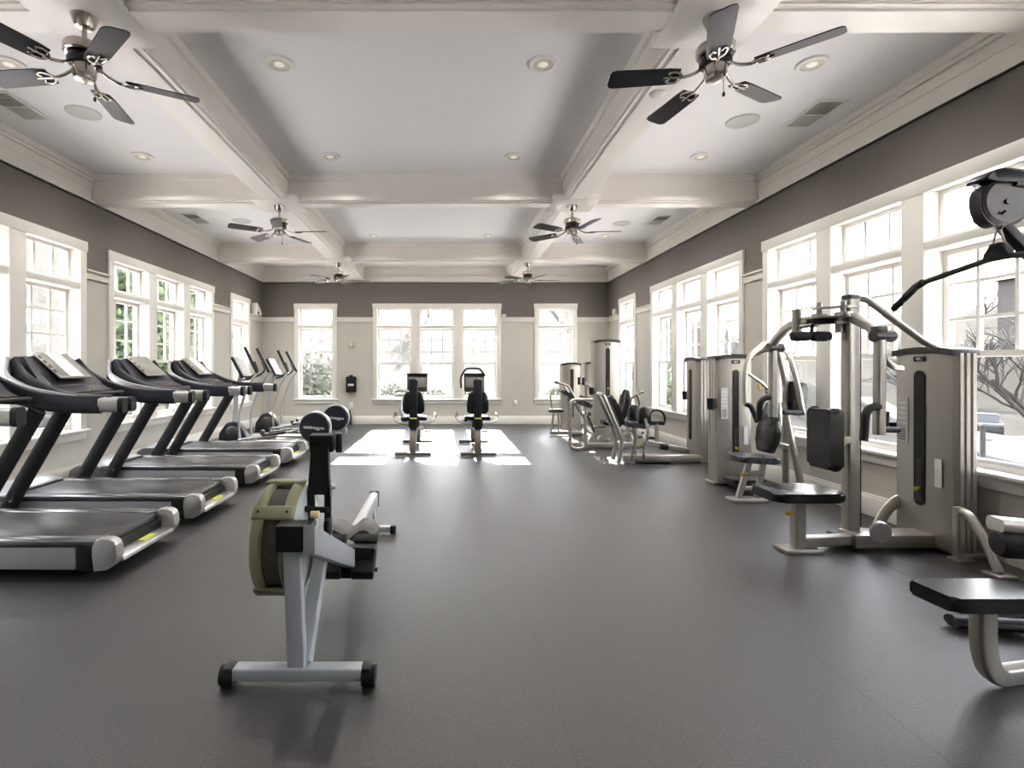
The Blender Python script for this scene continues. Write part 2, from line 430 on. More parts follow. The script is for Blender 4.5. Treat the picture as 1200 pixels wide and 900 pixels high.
wn = 1
def window(to3, g0, g1, n):
    global wn
    root = bpy.data.objects.new(f'window_{wn}', None); COL.objects.link(root); wn += 1
    c = to3((g0+g1)/2, 0, W0); root.location = c; root['_o'] = list(c); root['kind'] = 'structure'
    def bx(m, a0, a1, d0, d1, z0, z1, bev=0):
        A, B = to3(a0, d0, z0), to3(a1, d1, z1)
        m.box([min(x,y) for x,y in zip(A,B)], [max(x,y) for x,y in zip(A,B)], bev)
    # casing boards
    m = MB()
    bx(m, g0, g0+CAS, -.025, .0, W0+.03, W1, .004); bx(m, g1-CAS, g1, -.025, 0, W0+.03, W1, .004)
    bx(m, g0-.012, g1+.012, -.032, 0, W1-.115, W1+.004, .004)
    m.build('casing', 'trim', root)
    m = MB(); bx(m, g0-.03, g1+.03, -.06, .10, W0+.025, W0+.055, .008); bx(m, g0, g1, -.02, 0, W0-.06, W0+.025, .004)
    m.build('sill', 'trim', root)
    # jambs + mullions
    m = MB()
    o0, o1 = g0+CAS, g1-CAS; zt = W1-CAS; zb = W0+.055
    bx(m, o0-.02, o0, 0, TH, zb, zt); bx(m, o1, o1+.02, 0, TH, zb, zt); bx(m, o0, o1, 0, TH, zt, zt+.02)
    MW = .20
    uw = ((o1-o0) - (n-1)*MW)/n
    units = []
    for k in range(n):
        u0 = o0+k*(uw+MW); units.append((u0, u0+uw))
        if k: bx(m, u0-MW, u0, -.025, TH, zb, zt, .004)
    m.build('jamb_and_mullions', 'trim', root)
    zt0, zt1 = 2.21, 2.30
    for (u0, u1) in units:
        m = MB(); bx(m, u0, u1, .0, TH, zt0-.005, zt1-.012, .004); bx(m, u0, u1, -.018, .0, zt0, zt1-.02, .004); m.build('transom_bar', 'trim', root)
        # transom sash (three lights)
        m = MB(); F = .04
        def sash(m, z0, z1, d0, d1, fw=F):
            bx(m, u0, u0+fw, d0, d1, z0, z1); bx(m, u1-fw, u1, d0, d1, z0, z1)
            bx(m, u0+fw, u1-fw, d0, d1, z0, z0+fw); bx(m, u0+fw, u1-fw, d0, d1, z1-fw, z1)
        sash(m, zt1-.012, zt, .10, .14)
        for k in (1,2):
            a = u0+(u1-u0)*k/3; bx(m, a-.014, a+.014, .104, .136, zt1+.02, zt-.03)
        ts = m.build('transom_sash', 'trim', root)
        m = MB(); bx(m, u0+.03, u1-.03, .117, .123, zt1+.02, zt-.03); m.build('pane', 'glass', ts)
        # upper sash 3x3
        zm = 1.40
        m = MB(); sash(m, zm-.02, zt0-.005, .13, .165)
        for k in (1,2):
            a = u0+(u1-u0)*k/3; bx(m, a-.013, a+.013, .133, .162, zm, zt0-.02)
            z = zm+(zt0-zm)*k/3; bx(m, u0+.03, u1-.03, .138, .159, z-.013, z+.013)
        us = m.build('upper_sash', 'trim', root)
        m = MB(); bx(m, u0+.03, u1-.03, .146, .151, zm, zt0-.02); m.build('pane', 'glass', us)
        m = MB(); sash(m, zb, zm+.025, .095, .13, .045); bx(m, u0+.04, u1-.04, .095, .13, zb+.04, zb+.065)
        ls = m.build('lower_sash', 'trim', root)
        m = MB(); bx(m, u0+.035, u1-.035, .110, .115, zb+.05, zm); m.build('pane', 'glass', ls)
        m = MB(); bx(m, u0+.01, u1-.01, .172, .174, zb, zm); m.build('insect_screen', 'insect', root)
    return root
for to in (toL, toR):
    for g in side_groups: window(to, *g)
for g in back_groups: window(toB, *g)
for g in front_groups: window(toF, *g)

# ------------------------------------------------------------------ ceiling fixtures
ROWS = {3.93:'nearest row', 5.65:'second row', 9.05:'row beyond the middle beam', 7.3:'row just behind the middle beam', 10.7:'farthest row'}
COLS = {-3.3:'left coffers', -1.26:'centre coffers, left of its pair', .73:'centre coffers, right of its pair', 2.76:'right coffers'}
def make_downlight(x, y):
    t = thing('recessed_downlight', '', 'ceiling light', (x, y, ZC), 'recessed ceiling downlights')
    m = MB(); m.lathe((x,y,ZC), [(.072,0), (.105,0), (.108,-.008), (.10,-.016), (.080,-.018), (.072,-.010), (.066,.0)]); m.build('trim_ring', 'plastic_w', t)
    m = MB(); m.lathe((x,y,ZC), [(.075,-.012), (.060,-.004), (.055,-.002)]); m.build('baffle', 'cream', t)
    m = MB(); m.lathe((x,y,ZC), [(.0,-.018), (.03,-.016), (.05,-.006), (.052,-.001)]); m.build('bulb', 'lamp', t)
    return t
dl0 = None
for y, yn in ROWS.items():
    for x, xn in COLS.items():
        lab = f'recessed downlight in {xn}, {yn}'
        if dl0 is None: dl0 = make_downlight(x, y); dl0['label'] = lab
        else: copy_tree(dl0, (x, y, ZC), lab)
        ld = bpy.data.lights.new('downlight_fill', 'SPOT'); ld.energy = LAMP_W; ld.spot_size = R(150); ld.spot_blend = 1; ld.shadow_soft_size = .06; ld.color = (1,.955,.89)  # spot put into each can as fill light for the room
        lo = bpy.data.objects.new('downlight_fill', ld); COL.objects.link(lo); lo.location = (x, y, ZC-.03)
for (x, y, d) in ((-3.27, 4.69, 'left of the near left fan, before the middle beam'), (2.76, 4.85, 'right of the near right fan, before the middle beam'), (-3.2, 8.15, 'beyond the middle beam on the left'), (2.79, 8.29, 'beyond the middle beam on the right')):
    m = MB(); m.lathe((x,y,ZC), [(.0,-.006), (.125,-.006), (.135,-.010), (.142,-.006), (.144,0)])
    tag(m.build('ceiling_speaker', 'speaker', loc=(x,y,ZC)), 'round flush speaker grille in ceiling '+d, 'speaker', 'ceiling speakers')
for (x, y, d) in ((-3.78, 4.58, 'by the left wall, nearest'), (3.33, 4.72, 'by the right wall, nearest'), (-3.85, 8.02, 'by the left wall, beyond the middle beam'), (3.30, 8.1, 'by the right wall, beyond the middle beam')):
    t = thing('air_vent', 'rectangular louvred ceiling air vent '+d, 'vent', (x,y,ZC), 'ceiling air vents')
    m = MB()
    for q in ((x-.13,y-.26,x+.13,y-.225),(x-.13,y+.225,x+.13,y+.26),(x-.13,y-.225,x-.10,y+.225),(x+.10,y-.225,x+.13,y+.225),(x-.1,y-.01,x+.1,y+.01)): m.box((q[0],q[1],ZC-.008),(q[2],q[3],ZC))
    m.build('frame', 'plastic_w', t)
    m = MB()
    for k in range(14):
        yy = y-.21+k*.0323
        m.obox((x, yy, ZC-.006), (.2, .022, .003), Matrix.Rotation(R(35 if k < 7 else -35), 3, 'X'))
    m.build('louvres', 'ventgrey', t)
tag(MB().lathe((1.52,3.74,ZB), [(0,-.03),(.04,-.03),(.055,-.022),(.06,0)]).build('smoke_detector', 'plastic_w', loc=(1.52,3.74,ZB)), 'small round white smoke detector under the right ceiling beam', 'smoke detector')

def make_fan():
    O = (0,0,0)
    t = thing('ceiling_fan', '', 'ceiling fan', O, 'five-blade ceiling fans')
    z = 0.
    m = MB(); m.lathe((0,0,0), [(.03,-.085),(.045,-.08),(.055,-.06),(.068,-.02),(.072,0)]); m.build('canopy', 'nickel', t)
    m = MB(); m.cyl((0,0,-.07),(0,0,-.18),.013); m.lathe((0,0,0),[(.013,-.18),(.024,-.175),(.024,-.155),(.013,-.15)]); m.build('downrod', 'nickel', t)
    m = MB(); m.lathe((0,0,0), [(.03,-.17),(.075,-.173),(.097,-.182),(.102,-.192),(.102,-.232),(.094,-.240),(.07,-.242)]); h = m.build('motor_housing', 'nickel', t)
    m = MB(); m.lathe((0,0,0), [(.072,-.240),(.085,-.262),(.085,-.285),(.06,-.29)]); m.build('vent_collar', 'black', h)
    m = MB(); m.lathe((0,0,0), [(.052,-.286),(.060,-.295),(.060,-.345),(.05,-.372),(.0,-.38)]); m.build('switch_housing', 'nickel', t)
    m = MB(); m.tube([(.05,-.04,-.36),(.052,-.042,-.47)], .002, 6); m.lathe((.052,-.042,-.50),[(0,0),(.008,.006),(.008,.02),(0,.034)], seg=10); m.build('pull_chain', 'darkmetal', t)
    for k in range(5):
        a = R(72*k); rot = Matrix.Rotation(a, 4, 'Z'); tilt = Matrix.Rotation(R(12), 4, 'X')
        m = MB()
        ol = [(.20,-.052),(.26,-.060),(.55,-.066),(.574,-.058),(.585,-.035),(.585,.035),(.574,.058),(.55,.066),(.26,.060),(.20,.052)]
        m.prism([(x,y,-.003) for x,y in ol], (0,0,.006)); m.bm.transform(rot @ Matrix.Translation((0,0,-.338)) @ tilt)
        b = m.build('blade', 'fan', t)
        m = MB()
        m.tube(fillet([(.06,0,.05),(.11,.0,.01),(.17,0,-.008),(.20,0,-.007)], .03), .009, 8)
        m.tube(spline([(.18,0,-.008),(.20,.03,-.008),(.235,.042,-.007),(.26,.03,-.007),(.245,.012,-.007)],4), .006, 6)
        m.tube(spline([(.18,0,-.008),(.20,-.03,-.008),(.235,-.042,-.007),(.26,-.03,-.007),(.245,-.012,-.007)],4), .006, 6)
        m.tube([(.19,0,-.008),(.285,0,-.007)], .006, 6)
        m.bm.transform(rot @ Matrix.Translation((0,0,-.338)) @ tilt)
        m.build('blade_bracket', 'nickel', b)
    return t
fan0 = make_fan()
FANS = [(BX[0], 2.92, 30, 'dark five-blade ceiling fan nearest the camera at the upper left'), (BX[1]-.02, 2.92, -42, 'dark five-blade ceiling fan nearest the camera at the upper right'),
        (BX[0], 6.33, -4, 'dark ceiling fan on the left side of the middle cross beam'), (BX[1], 6.33, -4, 'dark ceiling fan on the right side of the middle cross beam'),
        (BX[0], 9.78, 8, 'small far ceiling fan on the left of the farthest beam'), (BX[1], 9.78, 4, 'small far ceiling fan on the right of the farthest beam')]
for k, (x, y, a, lab) in enumerate(FANS):
    o = fan0 if k == 0 else copy_tree(fan0)
    o.location = (x, y, ZB); o.rotation_euler = (0,0,R(a)); o['label'] = lab

# ------------------------------------------------------------------ wall items
t = thing('wipe_dispenser', 'black wipe dispenser with white label on the back wall', 'dispenser', (-2.18, YB, .93))
x = -2.18
m = MB(); m.box((x-.115, YB-.13, .74), (x+.115, YB, 1.10), .03, 3); m.build('body', 'black', t)
m = MB(); m.lathe((x, YB-.07, 1.09), [(.05,0),(.045,.03),(.03,.045),(.0,.05)]); m.build('nozzle', 'black', t)
m = MB(); m.box((x-.065, YB-.134, .885), (x+.065, YB-.128, .935), .002); m.build('label_plate', 'white', t)
t = thing('thermostat', 'small yellowish thermostat on the back wall above the dispenser', 'thermostat', (-2.19, YB, 1.83))
m = MB(); m.box((-2.25, YB-.025, 1.76), (-2.13, YB, 1.90), .008); m.build('case', 'beige', t)
m = MB(); m.cyl((-2.19,YB-.032,1.83),(-2.19,YB-.02,1.83),.03); m.build('dial', 'plastic_w', t)
for (x, z, lab) in ((-2.19, .44, 'white wall outlet below the dispenser on the back wall'), (1.59, .50, 'white wall outlet right of the triple back windows')):
    t = thing('wall_outlet', lab, 'outlet', (x, YB, z), 'wall outlets')
    m = MB(); m.box((x-.04, YB-.008, z-.06), (x+.04, YB, z+.06), .004); m.build('plate', 'plastic_w', t)
    m = MB()
    for dz in (-.026, .026): m.box((x-.017, YB-.011, z+dz-.014), (x+.017, YB-.006, z+dz+.014), .003)
    m.build('socket', 'plastic_w', t)
for x, nm in ((-2.36, 'left'), (-2.20, 'right')):
    t = thing('spray_bottle', f'slim dark bottle by the back baseboard below the dispenser, {nm} of two', 'bottle', (x, YB-.10, 0), 'bottles by the baseboard')
    m = MB(); m.lathe((x,YB-.10,0), [(0,0),(.04,0),(.042,.02),(.042,.2),(.03,.25),(.014,.28),(.014,.30)]); m.build('body', 'darkmetal', t)
    m = MB(); m.box((x-.015,YB-.15,.295),(x+.015,YB-.07,.335),.006); m.cyl((x,YB-.10,.28),(x,YB-.10,.30),.018); m.build('trigger_head', 'black', t)
m = MB(); m.box((1.28, YB-.06, 2.465), (1.37, YB, 2.53), .01); m.lathe((1.325,YB-.06,2.495),[(.02,0),(.018,.008),(0,.012)],axis=(0,-1,0))
tag(m.build('motion_sensor', 'plastic_w', loc=(1.325,YB,2.5)), 'small white motion sensor on the rail right of the triple back windows', 'sensor')
m = MB(); m.box((XR-.06, 11.45, 2.465), (XR, 11.56, 2.60), .012); m.lathe((XR-.06,11.505,2.53),[(.025,0),(.022,.01),(0,.016)],axis=(-1,0,0))
tag(m.build('motion_sensor', 'plastic_w', loc=(XR,11.5,2.5)), 'small white sensor box on the right wall rail near the back corner', 'sensor')
t = thing('wall_speaker', 'white wedge shaped speaker on the left wall rail by the far corner', 'speaker', (XL, 11.6, 2.465))
m = MB(); m.prism([(XL,11.34,2.465),(XL,11.34,2.72),(XL,11.42,2.70),(XL,11.62,2.55),(XL,11.66,2.465)], (.13,0,0), .012); m.build('case', 'plastic_w', t)
m = MB(); m.box((XL+.125,11.36,2.475),(XL+.134,11.46,2.53),.003); m.build('grille', 'black', t)
# ------------------------------------------------------------------ treadmills (built about their own origin, front towards -x)
def make_treadmill():
    t = thing('treadmill', '', 'treadmill', (0,0,0), 'treadmills in a row facing the left windows')
    # deck frame underneath
    m = MB(); m.box((-1.0,-.33,.045),(.95,.33,.17)); m.build('deck_frame', 'black', t)
    for s in (-1, 1):
        m = MB()
        m.prism([(-.62,s*.37,.065),(.79,s*.37,.055),(.79,s*.37,.195),(-.62,s*.37,.205)], (0,-s*.045,0), .008); m.build('side_panel', 'palegrey', t)
        m = MB(); m.prism([(.79,s*.372,.05),(.90,s*.372,.045),(.92,s*.372,.205),(.79,s*.372,.205)], (0,-s*.08,0), .01); m.build('side_band', 'black', t)
        m = MB(); m.box((-.66,s*.375,.205),(.91,s*.265,.238),.010); m.build('foot_rail', 'railgrey', t)
        m = MB(); m.box((-.66,s*.378,.196),(.84,s*.34,.212),.004); m.build('rail_strip', 'black', t)
        # rounded end cap
        m = MB(); m.prism(fillet([(.90,s*.378,.045),(1.0,s*.378,.06),(1.05,s*.378,.11),(1.04,s*.378,.245),(.90,s*.378,.248),(.895,s*.378,.15)], .045, 4), (0,-s*.075,0), .012, 3); m.build('end_cap', 'alu', t)
    m = MB(); m.prism([(.90,-.30,.075),(1.045,-.30,.085),(1.04,-.30,.115),(.93,-.30,.12)], (0,.60,0), .006); eb = m.build('end_bar', 'alu', t)
    m = MB(); m.obox((.985,.06,.1205),(.05,.15,.003), Matrix.Rotation(R(5),3,'Y')); m.build('warning_sticker', 'lime', eb)
    m = MB(); m.box((-.72,-.272,.185),(.88,.272,.232),.006); m.cyl((.885,-.272,.19),(.885,.272,.19),.042); m.build('belt', 'belt', t)
    m = MB(); m.cyl((.90,-.275,.155),(.90,.275,.155),.03); m.build('rear_roller', 'darkmetal', t)
    # motor hood
    rows = []
    for (x, z, w) in ((-1.04,.06,.30),(-1.045,.14,.32),(-1.0,.22,.35),(-.9,.275,.37),(-.72,.28,.375),(-.60,.245,.375)):
        rows.append([(x, -w, .06)] + [(x, w*math.cos(math.pi*(1-k/10))**1 , z - .03*abs(math.cos(math.pi*k/10))**6) for k in range(11)] + [(x, w, .06)])
    m = MB(); m.shell(rows, (0,0,-.012)); m.build('motor_hood', 'palegrey', t)
    m = MB(); m.box((-.64,-.27,.225),(-.57,.27,.25),.008); m.build('hood_lip', 'black', t)
    for s in (-1, 1):
        m = MB(); m.oval([(-.54,s*.405,.10),(-.50,s*.405,.20),(-.05,s*.405,.98)], .064, .040, 16, .06, up=(0,1,0)); p = m.build('upright', 'rubber', t)
        m = MB(); m.cyl((-.47,s*.455,.215),(-.47,s*.44,.215),.012, seg=12); m.build('bolt', 'chrome', p)
        # arm: sweeps from the hood down to the hand grip
        path = spline([(-.52,s*.36,1.375),(-.44,s*.385,1.24),(-.30,s*.41,1.135),(-.10,s*.43,1.055),(.12,s*.46,1.02),(.38,s*.49,1.012)], 5)
        sc = [(.55+.45*min(1, k/10)) for k in range(len(path))]
        m = MB(); m.sweep(path, rrect(.06,.14,.02), (0,0,1), scales=sc); a = m.build('arm', 'navy', t)
        # pale outer band
        m = MB()
        pb = spline([(-.585,s*.33,1.36),(-.53,s*.40,1.22),(-.34,s*.436,1.125),(-.12,s*.462,1.085),(.10,s*.490,1.062),(.36,s*.519,1.055)], 5)
        m.sweep(pb, rrect(.028,.105,.012), (0,0,1), scales=[max(.25, 1.25-.042*k) for k in range(len(pb))]); m.build('arm_band', 'palegrey', a)
        m = MB(); m.rect([(.37,s*.49,1.012),(.52,s*.495,1.010)], .066, .112, rad=.022); g = m.build('grip_sleeve', 'alu', a)
        m = MB(); m.obox((.44,s*.526,1.012),(.05,.003,.022)); m.build('badge', 'lime', g)
        m = MB(); m.rect([(.52,s*.495,1.010),(.56,s*.496,1.010)], .074, .118, rad=.03); m.build('end_plug', 'black', a)
    # console shell
    rows = []
    for (x, z, w, zz) in ((-.60,1.18,.33,0),(-.585,1.36,.30,0),(-.55,1.415,.27,0),(-.50,1.41,.28,0),(-.40,1.315,.34,.0),(-.28,1.185,.37,.0),(-.16,1.075,.385,.0)):
        rows.append([(x, w*(k/6-1), z + .02*(1-abs(k/6-1)**2) - .02) for k in range(13)])
    m = MB(); m.shell(rows, (-.03,0,-.035)); c = m.build('console_shell', 'navy', t)
    # screen on its slope
    d = V((.27,0,-.245)).normalized(); n = V((.245,0,.27)).normalized(); rot = Matrix((d, V((0,1,0)), n)).transposed()
    ctr = V((-.385,0,1.305))
    m = MB(); m.obox(ctr+n*.018, (.33,.40,.02), rot, .008); sc = m.build('screen_frame', 'silver2', c)
    m = MB(); m.obox(ctr+n*.029, (.27,.34,.004), rot, .001); m.build('screen', 'screen', sc)
    m = MB()
    for k in range(4): m.obox(ctr+n*.0285+V((0,-.185+.0,0))+d*(-.1+.06*k), (.035,.018,.004), rot)
    m.build('side_keys', 'black', sc)
    m = MB(); m.obox((-.18,0,1.11),(.14,.62,.022), Matrix.Rotation(R(24),3,'Y'), .01); m.build('tray', 'black', c)
    m = MB(); m.tube([(-.10,-.39,1.04),(-.02,-.30,1.07),(.0,0,1.075),(-.02,.30,1.07),(-.10,.39,1.04)], .016, 10, .08); m.build('cross_handle', 'darkmetal', t)
    m = MB(); m.lathe((-.095,-.02,1.10),[(.012,0),(.014,.012),(.008,.02),(0,.022)]); m.build('stop_key', 'yellow', t)
    for s in (-1,1):
        for x in (-.9,.78):
            m = MB(); m.cyl((x,s*.26,0),(x,s*.26,.05),.03,.024,16); m.build('foot', 'rubber', t)
    return t
tm0 = make_treadmill()
TX = -3.07
TMS = [(3.57, 'nearest treadmill at the left edge, cut by the frame with only one grip end showing'),
       (4.68, 'second treadmill from the camera, white paper standing on its console'),
       (5.98, 'third treadmill from the camera with a bare grey console screen'),
       (7.20, 'farthest treadmill in the row, next to the elliptical trainers')]
for k, (y, lab) in enumerate(TMS):
    o = tm0 if k == 0 else copy_tree(tm0)
    o.location = (TX, y, 0); o['label'] = lab; o['_o'] = [TX, y, 0]
d = V((.27,0,-.245)).normalized(); n = V((.245,0,.27)).normalized(); rot = Matrix((d, V((0,1,0)), n)).transposed()
for y, off, lab in ((4.68, .0, 'sheet of white paper propped on the second treadmill console'), (7.20, .03, 'sheet of white paper propped on the farthest treadmill console')):
    ctr = V((TX-.385, y+off, 1.305))+n*.033
    t = thing('paper_sheet', lab, 'paper', ctr, 'paper notices on treadmill consoles')
    m = MB(); m.obox(ctr+V((0,0,.0)), (.31,.17,.0025), rot); sh = m.build('sheet', 'paper', t)
    m = MB()
    for k in range(7): m.obox(ctr+n*.0014+d*(-.11+.03*k), (.006,(.12,.09,.125,.11,.08,.12,.1)[k],.0008), rot)
    m.build('printed_lines', 'label', sh)

# ------------------------------------------------------------------ elliptical trainers (front towards -x)
def make_elliptical():
    t = thing('elliptical_trainer', '', 'elliptical trainer', (0,0,0), 'elliptical trainers beyond the treadmills')
    wx, wz, wr = .62, .35, .25
    for s in (-1,1):
        m = MB(); m.lathe((wx, s*.055, wz), [(0,.05),(wr-.05,.05),(wr-.02,.042),(wr-.012,.025),(wr-.012,0)], (0,s,0), 40); c = m.build('wheel_cover', 'navy', t)
        if s < 0: lettering('cover_logo', 'technogym', .075, (wx, -.107, wz+.0), (1,0,-.08), (.08,0,1), 'white', c)
        else: lettering('cover_logo', 'technogym', .075, (wx+.03, .107, wz-.01), (-1,0,0), (0,0,1), 'white', c)
    m = MB(); m.lathe((wx,-.07,wz), [(wr-.04,0),(wr,.012),(wr+.004,.07),(wr,.128),(wr-.04,.14)], (0,1,0), 40); m.build('wheel_rim', 'palegrey', t)
    m = MB(); m.box((.44,-.26,.0),(.54,.26,.06),.015); m.box((.46,-.05,.04),(.82,.05,.16),.02); m.build('rear_foot', 'palegrey', t)
    m = MB(); m.rect([(-.86,0,.075),(.52,0,.075)], .09,.07,rad=.015); m.build('base_beam', 'palegrey', t)
    m = MB(); m.box((-.90,-.28,.0),(-.80,.28,.07),.02); m.build('front_foot', 'palegrey', t)
    for s in (-1,1):
        m = MB(); m.rect([(-.55,s*.17,.16),(.22,s*.17,.285),(.37,s*.14,.31)], .05,.045, fil=.08, rad=.012); a = m.build('pedal_arm', 'alu', t)
        m = MB(); m.obox((.02,s*.17,.265),(.38,.15,.035), Matrix.Rotation(R(-7),3,'Y'), .014); m.obox((-.17,s*.17,.285),(.03,.15,.07), None, .012); m.build('pedal', 'black', a)
        m = MB(); m.rect([(-.62,s*.17,.11),(.30,s*.17,.11)], .06,.03,rad=.008); m.cyl((-.50,s*.17-.02,.16),(-.50,s*.17+.02,.16),.035,seg=20); m.build('roller_track', 'chrome', t)
        # moving handle bar
        m = MB(); m.tube([(-.50,s*.24,.20),(-.52,s*.25,.55),(-.38,s*.27,1.00),(-.22,s*.27,1.22)], .019, 12, .12); h = m.build('moving_handle', 'alu', t)
        m = MB(); m.tube([(-.22,s*.27,1.22),(-.30,s*.265,1.38),(-.42,s*.25,1.62)], .023, 12, .08); m.build('grip', 'rubber', h)
        m = MB(); m.tube([(-.52,s*.06,1.10),(-.34,s*.12,1.17),(-.24,s*.16,1.25),(-.30,s*.17,1.40)], .016, 10, .06); m.build('fixed_handle', 'darkmetal', t)
    m = MB(); m.prism([(-.92,-.09,.06),(-.42,-.09,.06),(-.46,-.09,.20),(-.56,-.09,.38),(-.64,-.09,.45),(-.78,-.09,.43),(-.90,-.09,.26)], (0,.18,0), .03, 3); m.build('front_shroud', 'navy', t)
    m = MB(); m.lathe((-.68,-.095,.26), [(.0,.02),(.09,.02),(.11,.008),(.12,-.01)], (0,-1,0), 28); m.build('shroud_disc', 'darkmetal', t)
    m = MB(); m.oval([(-.68,0,.36),(-.66,0,.85),(-.58,0,1.20)], .035,.05,14,.2); m.build('mast', 'palegrey', t)
    d = V((.16,0,-.30)).normalized(); n = V((.30,0,.16)).normalized(); rot = Matrix((d, V((0,1,0)), n)).transposed(); c0 = V((-.55,0,1.32))
    m = MB(); m.obox(c0-n*.03, (.37,.36,.05), rot, .02, 3); c = m.build('console', 'navy', t)
    m = MB(); m.obox(c0-n*.002, (.34,.34,.012), rot, .008); s_ = m.build('screen_bezel', 'palegrey', c)
    m = MB(); m.obox(c0+n*.005, (.27,.29,.004), rot); m.build('screen', 'screenbright', s_)
    m = MB(); m.bar(c0-n*.05, (-.60,0,1.15), .05,.04); m.build('console_bracket', 'black', c)
    return t
el0 = make_elliptical()
EX = -2.72
for k, (y, lab) in enumerate(((8.36, 'nearer elliptical trainer with round dark rear wheel cover behind last treadmill'), (9.95, 'farther elliptical trainer by the left single window, wheel cover nearest the back wall'))):
    o = el0 if k == 0 else copy_tree(el0)
    o.location = (EX, y, 0); o['label'] = lab; o['_o'] = [EX, y, 0]

# ------------------------------------------------------------------ recumbent bikes (facing +y)
def make_bike():
    t = thing('recumbent_bike', '', 'exercise bike', (0,0,0), 'recumbent bikes facing the back windows')
    m = MB(); m.rect([(-.26,0,.035),(.26,0,.035)], .09,.05,rad=.015); m.build('rear_foot', 'brownmetal', t)
    m = MB(); m.rect([(-.25,1.30,.035),(.25,1.30,.035)], .09,.05,rad=.015); m.build('front_foot', 'brownmetal', t)
    m = MB(); m.rect([(0,.0,.05),(0,.03,.22),(0,.20,.42)], .09,.10, fil=.08, up=(1,0,0), rad=.02); m.build('rear_post', 'brownmetal', t)
    m = MB(); m.rect([(0,.16,.40),(0,.95,.34),(0,1.30,.09)], .10,.09, fil=.12, rad=.02); m.build('main_rail', 'brownmetal', t)
    m = MB()
    m.prism([(-.165,.10,.64),(-.12,.10,.61),(.12,.10,.61),(.165,.10,.64),(.165,.10,.78),(.14,.10,.90),(.10,.10,.95),(-.10,.10,.95),(-.14,.10,.90),(-.165,.10,.78)], (0,.075,0), .028, 3)
    b = m.build('backrest', 'vinyl', t)
    m = MB(); m.prism([(-.055,.08,.90),(.055,.08,.90),(.062,.07,1.10),(.05,.07,1.14),(-.05,.07,1.14),(-.062,.07,1.10)], (0,.06,0), .018, 3); m.build('head_rest', 'vinyl', b)
    m = MB(); m.prism([(-.055,.075,.38),(.055,.075,.38),(.068,.055,1.12),(-.068,.055,1.12)], (0,.03,0), .01); m.build('back_spine', 'black', b)
    m = MB(); m.box((-.05,.062,.535),(.05,.078,.56),.003); m.build('yellow_tag', 'lime', b)
    m = MB(); m.prism([(-.20,.18,.50),(.20,.18,.50),(.19,.42,.51),(.10,.56,.50),(-.10,.56,.50),(-.19,.42,.51)], (0,0,.06), .022, 3); m.build('seat', 'vinyl', t)
    m = MB(); m.box((-.08,.16,.40),(.08,.40,.50),.01); m.build('seat_carriage', 'black', t)
    for s in (-1,1):
        m = MB(); m.tube([(s*.05,.22,.44),(s*.20,.22,.46),(s*.30,.30,.50),(s*.31,.50,.56)], .02, 10, .06); h = m.build('side_handle', 'palegrey', t)
        m = MB(); m.tube([(s*.31,.42,.535),(s*.31,.56,.58)], .026, 10); m.build('grip', 'black', h)
        m = MB(); m.bar((s*.07,1.02,.34),(s*.10,1.02+.12*s,.34-.10*s),.03,.04); c = m.build('crank', 'alu', t)
        m = MB(); m.box((s*.12,1.02+.12*s-.06,.33-.10*s-.015),(s*.24,1.02+.12*s+.06,.33-.10*s+.015),.01); m.build('pedal', 'black', c)
    m = MB(); m.lathe((0,1.02,.34), [(0,-.075),(.20,-.07),(.225,-.05),(.225,.05),(.20,.07),(0,.075)], (1,0,0), 32); m.build('flywheel_shroud', 'palegrey', t)
    m = MB(); m.rect([(0,1.16,.30),(0,1.20,.70),(0,1.13,.95)], .07,.08, fil=.12, up=(1,0,0), rad=.02); m.build('console_post', 'palegrey', t)
    m = MB(); m.obox((0,1.12,1.04),(.34,.06,.30), Matrix.Rotation(R(-12),3,'X'), .02, 3); c = m.build('console', 'darkmetal', t)
    m = MB(); m.obox((0,1.088,1.055),(.29,.01,.17), Matrix.Rotation(R(-12),3,'X'), .003); m.build('screen', 'screen', c)
    m = MB(); m.obox((0,1.115,1.19),(.35,.075,.025), Matrix.Rotation(R(-12),3,'X'), .008); m.build('console_top_edge', 'black', c)
    return t
bk0 = make_bike()
o2 = copy_tree(bk0)
for o, x, lab in ((bk0, -.49, 'left recumbent bike facing back windows, silver loop handle on its left side'), (o2, .47, 'right recumbent bike facing back windows, tall black loop above its console')):
    o.location = (x, 7.66, 0); o['label'] = lab; o['_o'] = [x, 7.66, 0]
x0 = -.49
m = MB(); m.tube([(x0-.08,8.55,.90),(x0-.30,8.50,.94),(x0-.38,8.46,.90),(x0-.36,8.40,.86),(x0-.16,8.42,.86),(x0-.04,8.55,.80)], .02, 10, .05); m.build('loop_handle', 'palegrey', bk0)
m = MB(); m.oval([(x0-.05,8.5,.42),(x0-.24,8.35,.55),(x0-.24,8.40,.75),(x0-.10,8.53,.87)], .022,.04,12,.12); m.build('curved_arm', 'palegrey', bk0)
x0 = .47
m = MB(); m.tube([(x0-.22,8.72,.96),(x0-.23,8.76,1.14),(x0-.14,8.80,1.29),(x0+.10,8.80,1.29),(x0+.18,8.76,1.16)], .017, 10, .06); m.build('loop_handle', 'black', o2)

